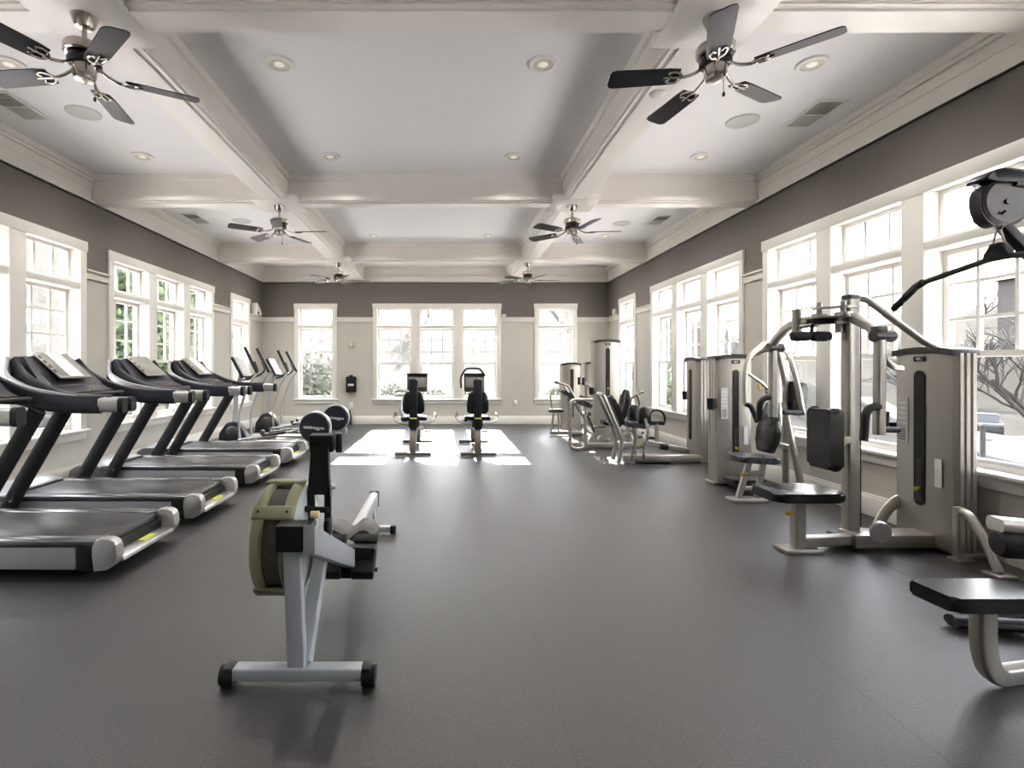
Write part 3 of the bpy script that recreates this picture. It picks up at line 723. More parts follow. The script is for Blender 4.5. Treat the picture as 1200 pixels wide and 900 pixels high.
# ------------------------------------------------------------------ rowing machine
AX = -.57
t = thing('rowing_machine', 'grey rowing machine with olive flywheel cage and black monitor arm, alone on the floor', 'rowing machine', (AX, 2.9, 0))
m = MB(); m.rect([(-.865,2.135,.055),(-.345,2.135,.055)], .065,.05,rad=.008); f = m.build('front_foot', 'rowerwhite', t)
for x, s in ((-.865,-1),(-.345,1)):
    m = MB(); m.cyl((x,2.135,.042),(x+s*.055,2.135,.042),.042,seg=20); m.box((min(x,x+s*.04),2.10,.03),(max(x,x+s*.04),2.17,.085),.008); m.build('caster', 'black', f)
m = MB(); m.sweep([(-.612,2.14,.075),(-.645,2.19,.535)], rrect(.072,.05,.006), (0,1,0)); m.build('leg', 'rowerwhite', t)
m = MB(); m.sweep([(-.59,2.16,.075),(-.60,2.52,.43)], rrect(.062,.062,.006), (1,0,0)); m.build('leg', 'rowerwhite', t)
# flywheel
fx, fy, fz, fr = -.745, 2.43, .515, .255
def ring(m, r, w0, w1, th):
    m.lathe((fx,fy,fz), [(r-th,w0),(r,w0),(r+.004,(w0+w1)/2),(r,w1),(r-th,w1),(r-th-.001,(w0+w1)/2)], (1,0,0), 56)
m = MB(); m.lathe((fx,fy,fz), [(fr-.05,-.085),(fr-.02,-.088),(fr-.004,-.07),(fr,-.045),(fr-.012,-.038),(fr-.05,-.04)], (1,0,0), 64); m.lathe((fx,fy,fz), [(fr-.05,.04),(fr-.012,.038),(fr,.045),(fr-.004,.07),(fr-.02,.088),(fr-.05,.085)], (1,0,0), 64)
cage = m.build('flywheel_cage', 'olive', t)
m = MB(); m.lathe((fx,fy,fz), [(fr-.03,-.046),(fr-.022,-.046),(fr-.022,.046),(fr-.03,.046)], (1,0,0), 64); m.build('perforated_screen', 'mesh', cage)
for a in (-48, 40, 90, 150, 215):
    m = MB()
    c = V((fx, fy-(fr-.004)*math.cos(R(a)), fz+(fr-.004)*math.sin(R(a))))
    m.obox(c, (.18,.022,.062), Matrix.Rotation(-R(a),3,'X'), .010, 3); m.build('cage_strap', 'olive', cage)
m = MB()
for a in (-48, 40):
    for s in (-1,1):
        c = V((fx+s*.062, fy-(fr+.006)*math.cos(R(a)), fz+(fr+.006)*math.sin(R(a)))); dr = V((0,-math.cos(R(a)),math.sin(R(a))))
        m.cyl(c, c+dr*.003, .006, seg=12)
m.build('screw', 'black', cage)
for s in (-1,1):
    m = MB(); m.lathe((fx,fy,fz), [(fr-.02,.078),(fr-.022,.090),(fr-.06,.098),(.08,.104),(.05,.112),(0,.114)], (s,0,0), 56); m.build('side_disc', 'discgrey', cage)
# frame head and sloping side beam
m = MB(); m.box((-.70,2.12,.545),(-.585,2.22,.655),.01); m.box((-.655,2.20,.545),(-.60,2.42,.60),.01); m.build('chain_housing', 'black', t)
m = MB(); m.prism([(-.585,2.12,.66),(-.585,2.12,.54),(-.53,2.74,.245),(-.53,2.74,.345)], (.05,0,0), .005); fb = m.build('frame_beam', 'rowerwhite', t)
lettering('beam_logo', 'Concept II', .045, (-.4985,2.60,.352), (.03,.62,-.30), (0,.30,.62), 'label', fb)
m = MB(); m.cyl((-.585,2.25,.665),(-.55,2.25,.665),.016,seg=20); m.build('chain_sprocket', 'beige', t)
m = MB(); m.box((-.545,2.30,.55),(-.515,2.36,.625),.012); m.build('handle_hook', 'black', t)
m = MB(); m.cyl((-.66,2.38,.655),(-.54,2.38,.65),.014,seg=12); m.build('pull_handle', 'black', t)
# monitor arm
m = MB(); m.rect([(-.63,2.44,.56),(-.63,2.43,.74)], .03,.035,rad=.005); m.rect([(-.553,2.44,.54),(-.553,2.43,.74)], .03,.035,rad=.005)
m.sweep([(-.591,2.43,.71),(-.593,2.44,.82),(-.595,2.46,.93)], rrect(.108,.04,.006), (0,1,0), scales=[1,.86,.80]); ma = m.build('monitor_arm', 'black', t)
m = MB(); m.tube([(-.532,2.41,.42),(-.532,2.41,.76)], .004, 8); m.cyl((-.53,2.41,.745),(-.515,2.41,.745),.008,seg=10); m.build('arm_rod', 'alu', ma)
m = MB(); m.obox((-.59,2.47,.945),(.115,.05,.085), Matrix.Rotation(R(8),3,'X'), .010); m.obox((-.522,2.52,.94),(.03,.085,.09), Matrix.Rotation(R(16),3,'Z'), .006); mo = m.build('monitor', 'black', ma)
m = MB(); m.obox((-.59,2.497,.948),(.09,.004,.06), Matrix.Rotation(R(8),3,'X')); m.build('monitor_screen', 'screen', mo)
# foot rests
for s in (-1,1):
    x = AX+.045+s*.085
    m = MB(); m.prism([(x-.06,2.70,.24),(x-.06,2.88,.365),(x-.06,2.915,.345),(x-.06,2.80,.22),(x-.06,2.72,.19)], (.12,0,0), .01); fr_ = m.build('foot_rest', 'black', t)
    m = MB(); m.obox((x,2.855,.362),(.13,.05,.025), Matrix.Rotation(R(35),3,'X'), .008); m.build('foot_strap', 'rubber', fr_)
m = MB(); m.prism([(-.67,2.76,.247),(-.61,2.76,.18),(-.505,2.76,.18),(-.405,2.76,.235),(-.41,2.76,.295),(-.372,2.76,.325),(-.385,2.76,.345),(-.58,2.76,.35),(-.655,2.76,.30)], (0,.09,0), .008); m.build('heel_tray', 'black', t)
m = MB(); m.cyl((AX-.2,2.80,.215),(AX+.2,2.80,.215),.012,seg=12); m.build('foot_axle', 'darkmetal', t)
# monorail, seat, rear leg
m = MB(); m.rect([(AX,2.76,.245),(AX,4.12,.265)], .062,.10,rad=.006); ra = m.build('monorail', 'rowerwhite', t)
m = MB(); m.rect([(AX,2.70,.298),(AX,4.10,.318)], .03,.006,rad=.001); m.build('rail_track', 'alu', ra)
m = MB(); m.box((AX-.036,4.105,.205),(AX+.036,4.135,.325),.006); m.build('rail_end_cap', 'black', ra)
m = MB(); m.sweep([(AX,4.0,.24),(AX,4.09,.045)], rrect(.06,.04,.006), (1,0,0)); m.rect([(AX-.14,4.09,.035),(AX+.14,4.09,.035)], .05,.045,rad=.008); rl = m.build('rear_leg', 'rowerwhite', t)
for s in (-1,1):
    m = MB(); m.box((AX+s*.13,4.06,.0),(AX+s*.175,4.12,.065),.008); m.build('foot_pad', 'black', rl)
m = MB(); rows = []
for j in range(13):
    v = -1+2*j/12; r = []
    for k in range(17):
        u = -1+2*k/16
        wx = .165*(1-.16*max(0,v)**2)*(1-.10*max(0,-v)**2)
        yy = 3.14+.125*v*(1-.12*abs(u)**2)
        if abs(u) < .35 and v > .3: yy -= .03*(1-abs(u)/.35)*(v-.3)
        z = .36+.022*math.exp(-((abs(u)-.62)/.28)**2) - .03*math.exp(-(u/.2)**2) - .03*abs(u)**6 - .022*abs(v)**5
        r.append((AX+wx*u, yy, z))
    rows.append(r)
m.shell(rows, (0,0,-.045)); m.build('seat', 'seatgrey', t)
m = MB(); m.box((AX-.05,3.06,.205),(AX+.05,3.22,.32),.01); m.box((AX-.14,3.06,.295),(AX+.14,3.22,.32),.006); m.build('seat_carriage', 'black', t)
# ------------------------------------------------------------------ strength machines
def tower(t, c, f, w, d, h, slotw=.075, badge=None, cup=0, placard=True, off=0., slot_z=(.30,1.28), pin_z=.42):
    """shrouded weight stack: c = front centre on floor, f = facing direction"""
    f = V((*f,0)).normalized(); a = V((0,0,1)).cross(f)        # a: to the right seen from the front
    a = -a if False else a
    P = lambda u, b, z: V((c[0],c[1],0)) + a*u - f*b + V((0,0,z))
    hw = w/2
    prof = [(hw, .03), (hw-.01, .008), (hw*.6, -.010), (0, -.018), (-hw*.6, -.010), (-hw+.01, .008), (-hw, .03)]
    m = MB(); m.prism([P(u, b, .03) for u, b in prof], (0,0,h-.03)); fp = m.build('front_shroud', 'silver2', t, smooth=50)
    # ridged side columns and back shroud
    m = MB()
    for s in (-1, 1):
        for k in range(3):
            b0 = .032+k*(d-.04)/3
            m.prism([P(s*hw, b0, .03), P(s*(hw+.006), b0+.01, .03), P(s*(hw+.006), b0+(d-.04)/3-.012, .03), P(s*hw, b0+(d-.04)/3-.002, .03), P(s*(hw-.03), b0+(d-.04)/3-.002, .03), P(s*(hw-.03), b0, .03)], (0,0,h-.03))
    m.prism([P(u, b, .03) for u, b in ((hw-.02, d-.03), (hw-.02, d), (-hw+.02, d), (-hw+.02, d-.03))], (0,0,h-.03))
    m.build('side_shroud', 'silver', t, smooth=30)
    m = MB()
    arc = [(u/8*(hw+.005), h-.018+.022*(1-(u/8)**2)) for u in range(-8, 9)]
    m.prism([P(u, -.022, z) for u, z in arc] + [P(u, -.022, z+.046) for u, z in arc[::-1]], -f*(d+.03), .004); m.build('top_cap', 'darkmetal', t)
    m = MB(); m.prism([P(u, b, 0) for u, b in ((hw+.02, .03), (hw+.02, d+.03), (-hw-.02, d+.03), (-hw-.02, .03))], (0,0,.032), .006); m.build('base_plate', 'silver2', t)
    # slot
    z0, z1 = slot_z; r = slotw/2; o = off
    def stad(k, zz0, zz1): return [(o+k*math.cos(R(x)), zz1-k+k*math.sin(R(x))) for x in range(0,181,20)] + [(o+k*math.cos(R(x)), zz0+k+k*math.sin(R(x))) for x in range(180,361,20)]
    m = MB(); m.prism([P(u, -.0205, z) for u, z in stad(r, z0, z1)], f*.004); sl = m.build('weight_slot', 'black', fp)
    m = MB()
    for k in range(14):
        z = z0+.03+k*.0225; m.prism([P(o+u, -.0240, zz) for u, zz in ((-r*.55,z),(r*.55,z),(r*.55,z+.016),(-r*.55,z+.016))], f*.004)
    m.build('weight_plates', 'darkmetal', sl)
    m = MB(); m.cyl(P(o, -.026, pin_z), P(o, -.05, pin_z), .016, seg=14); m.build('selector_pin', 'yellow', sl)
    if placard:
        for zz0, zz1, nm in ((.86,1.08,'label'), (.74,.86,'white')):
            m = MB(); m.prism([P(u, -.013, z) for u, z in ((-hw*.82,zz0),(-hw*.42,zz0),(-hw*.42,zz1),(-hw*.82,zz1))], f*.004); pl = m.build('placard', nm if nm == 'label' else 'label', fp)
            m = MB()
            for k in range(5):
                z = zz0+.02+k*(zz1-zz0-.03)/5; m.prism([P(u, -.0172, z+dz) for u, dz in ((-hw*.77,0),(-hw*.5,0),(-hw*.5,.008),(-hw*.77,.008))], f*.001)
            m.build('print_lines', 'labeltext' if nm != 'label' else 'white', pl)
        m = MB(); m.prism([P(u, -.013, z) for u, z in ((hw*.48,.46),(hw*.70,.46),(hw*.70,.66),(hw*.48,.66))], f*.004); m.build('placard', 'white', fp)
    if badge:
        m = MB(); m.prism([P(o+u, -.020, z) for u, z in ((-.045,h-.055),(.045,h-.055),(.045,h-.018),(-.045,h-.018))], f*.004); bd = m.build('badge', 'black', fp)
        lettering('badge_letters', badge, .032, P(o, -.0245, h-.037), a, (0,0,1), 'white', bd)
    if cup:
        q = P(cup*(hw+.055), .02, .90); m = MB(); m.lathe(q, [(.035,-.06),(.045,.06),(.04,.06),(.032,-.05),(0,-.05)], seg=20); m.bar(P(cup*hw,.03,.88), P(cup*(hw+.03),.02,.88),.03,.05); m.build('cup_holder', 'black', t)
    return P

def pad(m, c, u, v, n, su, sv, sn, cut=.25, bev=.02):
    """upholstered pad with clipped corners; axes u,v,n"""
    c, u, v, n = V(c), V(u).normalized(), V(v).normalized(), V(n).normalized()
    k = cut*min(su, sv)
    ol = fillet([(0,-sv/2,0),(su/2,-sv/2,0),(su/2,sv/2,0),(-su/2,sv/2,0),(-su/2,-sv/2,0),(0,-sv/2,0)], k, 4)[:-1]
    m.prism([c+u*p.x+v*p.y-n*sn/2 for p in ol], n*sn, min(bev, sn*.45), 3)

# --- chest fly machine (nearest on the right)
t = thing('chest_fly_machine', 'nearest right-hand chest fly machine with overhead arms and tall black back pad', 'gym machine', (3.0, 3.8, 0))
tower(t, (3.465,3.79), (-1,0), .47, .17, 1.40, .085, 'VR1', 0)
m = MB(); m.rect([(2.965,3.82,.02),(2.965,3.82,1.80)], .085,.085,rad=.012,up=(0,1,0)); m.build('column', 'silver2', t)
m = MB(); m.box((2.925,3.78,1.775),(3.01,3.86,1.835),.008); m.build('column_cap', 'darkmetal', t)
m = MB(); m.box((2.90,3.68,.02),(3.50,3.86,.115),.012); m.build('base_beam', 'silver2', t)
m = MB(); m.box((2.88,3.70,0),(2.97,3.90,.03),.004); m.box((2.83,3.80,.03),(2.90,3.88,.09),.01); m.build('rubber_stop', 'black', t)
m = MB(); m.rect([(2.95,3.76,.065),(2.50,3.70,.065)], .07,.075,rad=.012); m.build('seat_beam', 'silver2', t)
m = MB(); m.rect([(2.50,3.70,.02),(2.50,3.70,.37)], .075,.075,rad=.012,up=(0,1,0)); p = m.build('seat_post', 'silver2', t)
m = MB(); m.lathe((2.47,3.68,.27), [(.008,0),(.008,.03),(.014,.035),(.016,.06),(.01,.068),(0,.07)], (-1,0,0), 14); m.build('adjuster_knob', 'yellow', p)
m = MB(); m.box((2.37,3.62,0),(2.63,3.78,.025),.006); m.build('foot_plate', 'silver', t)
m = MB(); pad(m, (2.52,3.74,.40), (1,0,0), (0,1,0), (0,0,1), .50, .34, .065, .2, .02); m.build('seat', 'vinyl', t)
m = MB(); pad(m, (2.745,3.775,.79), (0,1,0), (0,0,1), (-1,0,0), .245, .43, .095, .12, .03); m.build('back_pad', 'vinyl', t)
m = MB(); m.rect([(2.78,3.78,.77),(2.95,3.81,.77)], .06,.06,rad=.008); m.cyl((2.86,3.75,.77),(2.86,3.84,.77),.035,seg=18); m.build('back_pad_bracket', 'silver2', t)
# overhead cams
m = MB(); m.prism(fillet([(2.74,3.84,1.665),(2.72,3.98,1.665),(2.86,4.04,1.665),(3.0,3.88,1.665),(3.0,3.72,1.665),(2.86,3.72,1.665),(2.74,3.84,1.665)],.05)[:-1], (0,0,.018), .004); m.prism(fillet([(2.78,3.84,1.735),(2.76,3.96,1.735),(2.86,4.0,1.735),(3.02,3.88,1.735),(3.02,3.74,1.735),(2.86,3.74,1.735),(2.78,3.84,1.735)],.05)[:-1], (0,0,.016), .004); m.build('cam_plate', 'silver', t)
for (x, y) in ((2.81,3.92),(2.90,3.80)):
    m = MB(); m.lathe((x,y,1.62), [(.02,0),(.055,.0),(.055,.025),(.04,.03),(.04,.05),(.055,.055),(.055,.085),(.02,.09),(.02,.17),(0,.17)], seg=24); m.build('pivot_hub', 'alu', t)
m = MB(); m.bar((2.74,3.9,1.645),(3.0,3.8,1.645),.05,.04); m.build('cross_link', 'darkmetal', t)
m = MB(); m.cyl((2.90,3.84,1.56),(2.90,3.84,1.62),.026,seg=16); m.build('lock_sleeve', 'cream', t)
# arm toward the camera
m = MB(); m.rect([(2.93,3.76,1.665),(2.87,3.50,1.57),(2.81,3.38,1.51)], .055,.065,rad=.015,fil=.1); aa = m.build('near_swing_arm', 'silver', t)
m = MB(); m.rect([(2.815,3.38,1.53),(2.81,3.38,.865)], .058,.058,rad=.016,up=(0,1,0)); m.build('hanging_tube', 'silver2', aa)
m = MB(); m.cyl((2.77,3.38,1.505),(2.90,3.38,1.505),.038,seg=18); m.box((2.775,3.35,1.53),(2.845,3.41,1.57),.008); m.build('collar', 'darkmetal', aa)
m = MB(); m.tube([(2.80,3.37,1.05),(2.735,3.36,1.045),(2.705,3.36,1.00),(2.695,3.36,.83)], .024, 14, .06); m.build('grip', 'rubber', aa)
m = MB(); m.tube([(2.84,3.40,1.45),(2.88,3.42,1.36),(2.97,3.46,1.30),(3.06,3.50,1.295)], .019, 12, .08); m.build('trailing_tube', 'silver', aa)
m = MB(); m.tube([(2.81,3.38,.90),(2.95,3.40,.895)], .02, 12); m.build('stub_peg', 'black', aa)
# arm away from the camera
m = MB(); m.rect([(2.78,3.98,1.665),(2.765,4.20,1.645),(2.79,4.42,1.53),(2.79,4.45,1.48)], .055,.06,rad=.015,fil=.12); ab = m.build('far_swing_arm', 'silver', t)
m = MB(); m.rect([(2.79,4.45,1.51),(2.79,4.45,.88)], .058,.058,rad=.016,up=(0,1,0)); m.build('hanging_tube', 'silver2', ab)
m = MB(); m.cyl((2.75,4.45,1.47),(2.87,4.45,1.47),.038,seg=18); m.build('collar', 'darkmetal', ab)
m = MB(); m.tube([(2.77,4.45,1.05),(2.71,4.44,1.04),(2.675,4.44,1.0),(2.67,4.44,.85)], .024, 14, .06); m.build('grip', 'rubber', ab)
m = MB(); m.cyl((2.75,4.08,1.58),(2.75,4.08,1.755),.036,seg=18); m.build('pivot_post', 'silver', t)
m = MB(); m.tube([(2.75,4.08,1.62),(2.80,3.92,1.63)], .02, 10); m.build('pivot_link', 'silver', t)
for x0, x1 in ((2.585,2.72),(2.73,2.875)):
    m = MB(); m.lathe((x0,3.9,1.535), [(.02,0),(.036,.008),(.038,.03),(.038,x1-x0-.03),(.036,x1-x0-.008),(.02,x1-x0)], (1,0,0), 20); m.build('foam_roller', 'rubber', t)
m = MB(); m.tube([(2.60,3.9,1.535),(2.86,3.9,1.535)], .012, 8); m.tube([(2.73,3.9,1.535),(2.76,3.92,1.64)], .014, 8); m.build('roller_axle', 'darkmetal', t)
m = MB(); m.tube([(2.985,3.82,1.80),(3.06,3.80,1.805),(3.40,3.69,1.47),(3.56,3.62,1.37),(3.60,3.60,1.33),(3.60,3.60,1.27)], .024, 14, .08); m.build('brace_tube', 'silver', t)
m = MB(); m.tube([(3.025,3.80,1.72),(3.025,3.80,.14)], .004, 6); m.build('cable', 'darkmetal', t)
m = MB(); m.lathe((3.04,3.66,.15), [(0,0),(.065,0),(.075,.008),(.075,.022),(.065,.03),(0,.03)], (0,-1,0), 26); m.build('pulley', 'alu', t)
m = MB(); m.oval([(3.30,3.98,.09),(3.36,3.99,.20),(3.46,4.0,.28),(3.52,4.0,.29)], .03,.045,14,.08); m.build('foot_lever', 'silver', t)
m = MB(); m.lathe((3.40,4.06,.83), [(.036,0),(.046,.13),(.041,.13),(.033,.01),(0,.01)], seg=20); m.bar((3.44,4.05,.86),(3.50,4.02,.86),.03,.04); m.build('cup_holder', 'black', t)
m = MB(); m.rect([(3.455,3.51,.02),(3.455,3.51,.36)], .05,.05,rad=.01,up=(0,1,0)); m.box((3.41,3.46,0),(3.53,3.55,.016)); sp = m.build('stabiliser_post', 'silver', t)
m = MB(); m.tube([(3.455,3.52,.34),(3.46,3.44,.33),(3.455,3.33,.18),(3.45,3.25,.02)], .027, 12, .05); m.box((3.39,3.19,0),(3.51,3.30,.018),.005); m.build('stabiliser_leg', 'silver', sp)

# --- lat pulldown (right edge)
t = thing('lat_pulldown_machine', 'pulldown machine at the right edge with overhead pulley and padded bench seat', 'gym machine', (2.9, 2.35, 0))
tower(t, (3.40,2.40), (-1,0), .47, .2, 1.40, .085, 'VR1', 0)
m = MB(); m.rect([(3.48,2.47,.02),(3.48,2.47,2.10)], .09,.09,rad=.012,up=(0,1,0)); m.build('column', 'silver', t)
m = MB(); m.rect([(3.52,2.47,2.13),(3.0,2.48,2.16),(2.70,2.49,2.20)], .07,.08,rad=.015,fil=.2); m.build('boom', 'darkmetal', t)
m = MB(); m.prism(fillet([(2.54,2.45,2.20),(2.60,2.45,2.245),(2.85,2.45,2.225),(3.05,2.45,2.19),(3.05,2.45,2.16),(2.62,2.45,2.18),(2.54,2.45,2.185)],.03,3), (0,.10,0), .01); m.build('boom_cover', 'navy', t)
m = MB(); m.lathe((2.665,2.47,2.09), [(0,0),(.10,0),(.115,.006),(.10,.02),(.10,.03),(.115,.044),(.10,.05),(0,.05)], (0,1,0), 36); pu = m.build('overhead_pulley', 'darkmetal', t, smooth=14)
m = MB(); m.cyl((2.665,2.462,2.09),(2.665,2.475,2.09),.014,seg=18); m.build('pulley_face', 'darkmetal', pu)
m = MB(); m.prism(fillet([(2.60,2.48,2.18),(2.548,2.48,2.16),(2.542,2.48,2.06),(2.58,2.48,1.99),(2.65,2.48,1.965),(2.65,2.48,2.18)],.05,5), (0,.055,0), .006); m.build('pulley_guard', 'darkmetal', t)
m = MB(); m.rect([(2.72,2.57,2.03),(3.46,2.53,1.20)], .05,.05,rad=.01); m.build('strut', 'black', t)
m = MB(); m.tube([(2.635,2.455,2.04),(2.648,2.495,2.02),(2.652,2.5,1.997)], .006, 8); m.build('cable', 'black', t)
m = MB(); m.prism(fillet([(2.25,1.985,.36),(1.94,1.985,.36),(1.93,2.18,.36),(2.28,2.18,.36),(2.46,2.12,.36),(2.52,1.985,.36),(2.25,1.985,.36)],.025,4)[:-1], (0,0,.058), .014, 3); m.build('seat', 'vinyl', t)
m = MB(); m.rect([(2.155,2.09,.37),(2.155,2.09,.17),(2.20,2.10,.055),(2.50,2.17,.045),(3.42,2.32,.045)], .075,.06,fil=.14,rad=.015,up=(0,1,0)); m.build('seat_frame', 'silver', t)
m = MB(); m.rect([(2.55,2.42,.575),(2.95,2.32,.555)], .11,.06,rad=.02); th_ = m.build('thigh_pad_bar', 'silver', t)
m = MB(); m.lathe((2.53,2.40,.49), [(.0,0),(.05,.006),(.062,.03),(.062,.43),(.05,.45),(0,.456)], (.97,-.24,0), 24); m.build('thigh_roller', 'rubber', th_)
m = MB(); m.cyl((2.70,2.35,.60),(2.70,2.35,.615),.016,seg=14); m.build('bolt', 'black', th_)
m = MB(); m.tube([(2.9,2.33,.55),(3.05,2.34,.75),(3.42,2.42,.80)], .03, 12, .1); m.build('thigh_pad_arm', 'silver', t)
for y0 in (2.68, 2.40):
    m = MB(); m.oval([(2.53,2.60,.035),(2.75,2.60+(y0-2.6)*.35,.05),(3.42,y0,.05)], .045,.03,12,.15); m.build('floor_bar', 'black', t)
# hanging bar
t = thing('lat_bar', 'long black pulldown bar with bent ends hanging from the cable at upper right', 'bar', (2.652, 2.5, 1.83))
m = MB(); m.tube([(2.69,1.86,1.655),(2.655,2.06,1.775),(2.652,2.5,1.835),(2.655,2.93,1.77),(2.70,3.14,1.655)], .015, 12, .08); b = m.build('bar', 'darkmetal', t)
for p0, p1 in (((2.657,2.90,1.775),(2.70,3.14,1.655)),((2.657,2.09,1.782),(2.69,1.86,1.655))):
    m = MB(); m.tube([p0, V(p0).lerp(V(p1),.25)+V((0,0,.012)), p1], .020, 12); m.build('grip', 'rubber', b)
m = MB(); m.prism([(2.632,2.43,1.815),(2.632,2.57,1.815),(2.632,2.55,1.855),(2.632,2.525,1.90),(2.632,2.475,1.90),(2.632,2.45,1.855)], (.04,0,0), .008); m.build('hanger', 'rubber', t)
m = MB(); m.tube([(2.652,2.47,1.89),(2.652,2.492,1.965),(2.652,2.508,1.965),(2.652,2.53,1.89)], .005, 8, .01); m.tube(spline([(2.652,2.5,1.955),(2.640,2.5,1.965),(2.638,2.5,1.985),(2.652,2.5,2.0),(2.666,2.5,1.985),(2.664,2.5,1.965),(2.652,2.5,1.955)],3), .004, 8); m.build('snap_link', 'chrome', t)

# --- chest press
t = thing('chest_press_machine', 'chest press machine with arched silver arms between the fly machine and hip machine', 'gym machine', (3.1, 5.3, 0))
tower(t, (3.17,5.72), (0,-1), .39, .20, 1.40, .065, 'VR1', -1)
m = MB(); m.tube([(3.30,5.74,1.42),(3.34,5.5,1.47),(3.33,5.3,1.52)], .028, 12, .1); m.build('top_bridge', 'silver', t)
m = MB(); m.cyl((3.24,5.3,1.53),(3.42,5.3,1.53),.045,seg=20); m.box((3.28,5.25,1.48),(3.38,5.35,1.58),.012); m.build('pivot_block', 'silver', t)
m = MB(); m.tube([(3.48,5.34,.02),(3.48,5.34,1.18),(3.37,5.31,1.52)], .032, 12, .12); m.build('rear_column', 'silver', t)
m = MB(); m.tube([(3.44,5.30,.95),(3.54,5.16,.02)], .032, 12); m.build('rear_leg', 'silver', t)
m = MB(); m.box((3.42,5.05,0),(3.60,5.42,.022),.006); m.build('foot_plate', 'silver', t)
m = MB(); m.tube([(3.30,5.28,1.54),(3.24,5.26,1.57),(3.03,5.24,1.40),(2.99,5.22,1.20),(2.985,5.20,.93)], .024, 14, .1); a1 = m.build('press_arm', 'silver', t)
m = MB(); m.tube([(2.985,5.20,.94),(3.03,5.18,.92),(3.06,5.17,.84),(3.085,5.16,.76)], .024, 12, .05); m.build('grip', 'rubber', a1)
m = MB(); m.tube([(3.38,5.28,1.54),(3.33,5.05,1.42),(3.36,4.98,1.15),(3.40,4.96,.86)], .024, 14, .1); a2 = m.build('press_arm', 'silver', t)
m = MB(); m.tube([(3.41,4.96,.87),(3.34,4.95,.875),(3.20,4.94,.875)], .022, 12, .03); m.build('grip', 'rubber', a2)
m = MB(); m.tube([(3.10,5.42,1.27),(3.26,5.36,1.13),(3.34,5.35,1.05)], .016, 10); m.cyl((3.33,5.32,1.06),(3.33,5.38,1.06),.04,seg=18); m.build('range_lever', 'chrome', t)
m = MB(); m.cyl((3.22,5.36,1.12),(3.22,5.34,1.07),.016,seg=12); m.build('adjuster_knob', 'yellow', t)
m = MB(); pad(m, (3.52,5.26,.99), (0,1,0), (.1,0,1), (-1,0,.1), .26,.34,.07,.2,.025); m.build('upper_pad', 'vinyl', t)
m = MB(); n_ = V((-1,0,.16)).normalized(); u_ = V((0,1,0)); v_ = V((.16,0,1)).normalized(); c_ = V((3.20,5.16,.71))
m.prism([c_+u_*p+v_*q-n_*.04 for p, q in ((-.06,.25),(.06,.25),(.16,-.02),(.15,-.14),(.10,-.25),(-.10,-.25),(-.15,-.14),(-.16,-.02))], n_*.08, .025, 3); m.build('back_pad', 'vinyl', t)
m = MB(); m.rect([(3.27,5.20,.85),(3.25,5.2,.55),(3.46,5.30,.50)], .05,.05,rad=.008,fil=.05); m.build('back_pad_bracket', 'silver', t)
m = MB(); pad(m, (2.995,5.10,.415), (1,0,-.06), (0,1,0), (.06,0,1), .43,.33,.06,.25,.02); m.build('seat', 'greyvinyl', t)
for (xa, xb) in ((2.97,2.85),(3.11,3.03)):
    m = MB(); m.rect([(xa,5.10,.39),(xb,5.08,.03)], .05,.045,rad=.008,up=(0,1,0)); m.build('seat_leg', 'silver2', t)
m = MB(); m.rect([(2.87,5.09,.12),(3.06,5.10,.12)], .04,.04,rad=.006); m.build('seat_rung', 'silver2', t)
m = MB(); m.rect([(2.94,5.10,.27),(3.09,5.10,.27)], .09,.04,rad=.006); m.build('seat_rung', 'silver2', t)
m = MB(); m.box((2.76,5.0,0),(3.10,5.16,.03),.008); m.build('seat_brace', 'silver2', t)
m = MB(); m.cyl((2.86,5.05,.26),(2.94,5.07,.27),.014,seg=12); m.build('adjuster_knob', 'yellow', t)
m = MB(); m.rect([(3.05,5.12,.05),(3.48,5.25,.05)], .08,.07,rad=.01); m.rect([(3.15,5.15,.05),(3.12,5.70,.06)], .10,.09,rad=.01); m.build('base_beam', 'darkmetal', t)
m = MB(); pad(m, (3.12,5.45,.13), (1,0,0), (0,1,0), (0,-.3,1), .34,.22,.03,.1,.01); m.build('foot_rest', 'darkmetal', t)

# --- hip machine
t = thing('hip_machine', 'hip machine with reclined black seat, round thigh pads and D-shaped handle by the right wall', 'gym machine', (2.9, 7.15, 0))
tower(t, (3.43,7.28), (-1,0), .36, .17, 1.40, .07, None, -1, placard=False)
m = MB(); m.box((2.40,7.04,.02),(3.46,7.18,.115),.012); m.build('base_beam', 'silver', t)
m = MB(); m.rect([(3.43,7.36,.12),(2.74,7.34,.27)], .08,.075,rad=.012); m.build('sloping_beam', 'silver', t)
m = MB(); m.tube([(2.12,7.03,.93),(2.375,7.03,.34),(2.33,7.03,.02)], .027, 14, .08); m.tube([(2.12,7.27,.93),(2.375,7.27,.34),(2.33,7.27,.02)], .027, 14, .08); m.tube([(2.12,7.03,.93),(2.10,7.15,.95),(2.12,7.27,.93)],.027,12,.05); m.build('back_frame', 'silver', t)
dd = V((.386,0,-.92)).normalized(); nn = V((.92,0,.386)).normalized()
m = MB(); pad(m, V((2.27,7.15,.70))+nn*.05, (0,1,0), -dd, nn, .22,.42,.075,.3,.025); m.build('backrest', 'vinyl', t)
m = MB(); pad(m, (2.60,7.15,.52), (1,0,-.1), (0,1,0), (.1,0,1), .30,.34,.07,.25,.025); m.build('seat', 'greyvinyl', t)
m = MB(); m.rect([(2.57,7.12,.03),(2.57,7.12,.49)], .06,.06,rad=.01,up=(0,1,0)); m.rect([(2.57,7.12,.44),(2.38,7.10,.36)],.05,.05,rad=.01); m.build('seat_post', 'silver', t)
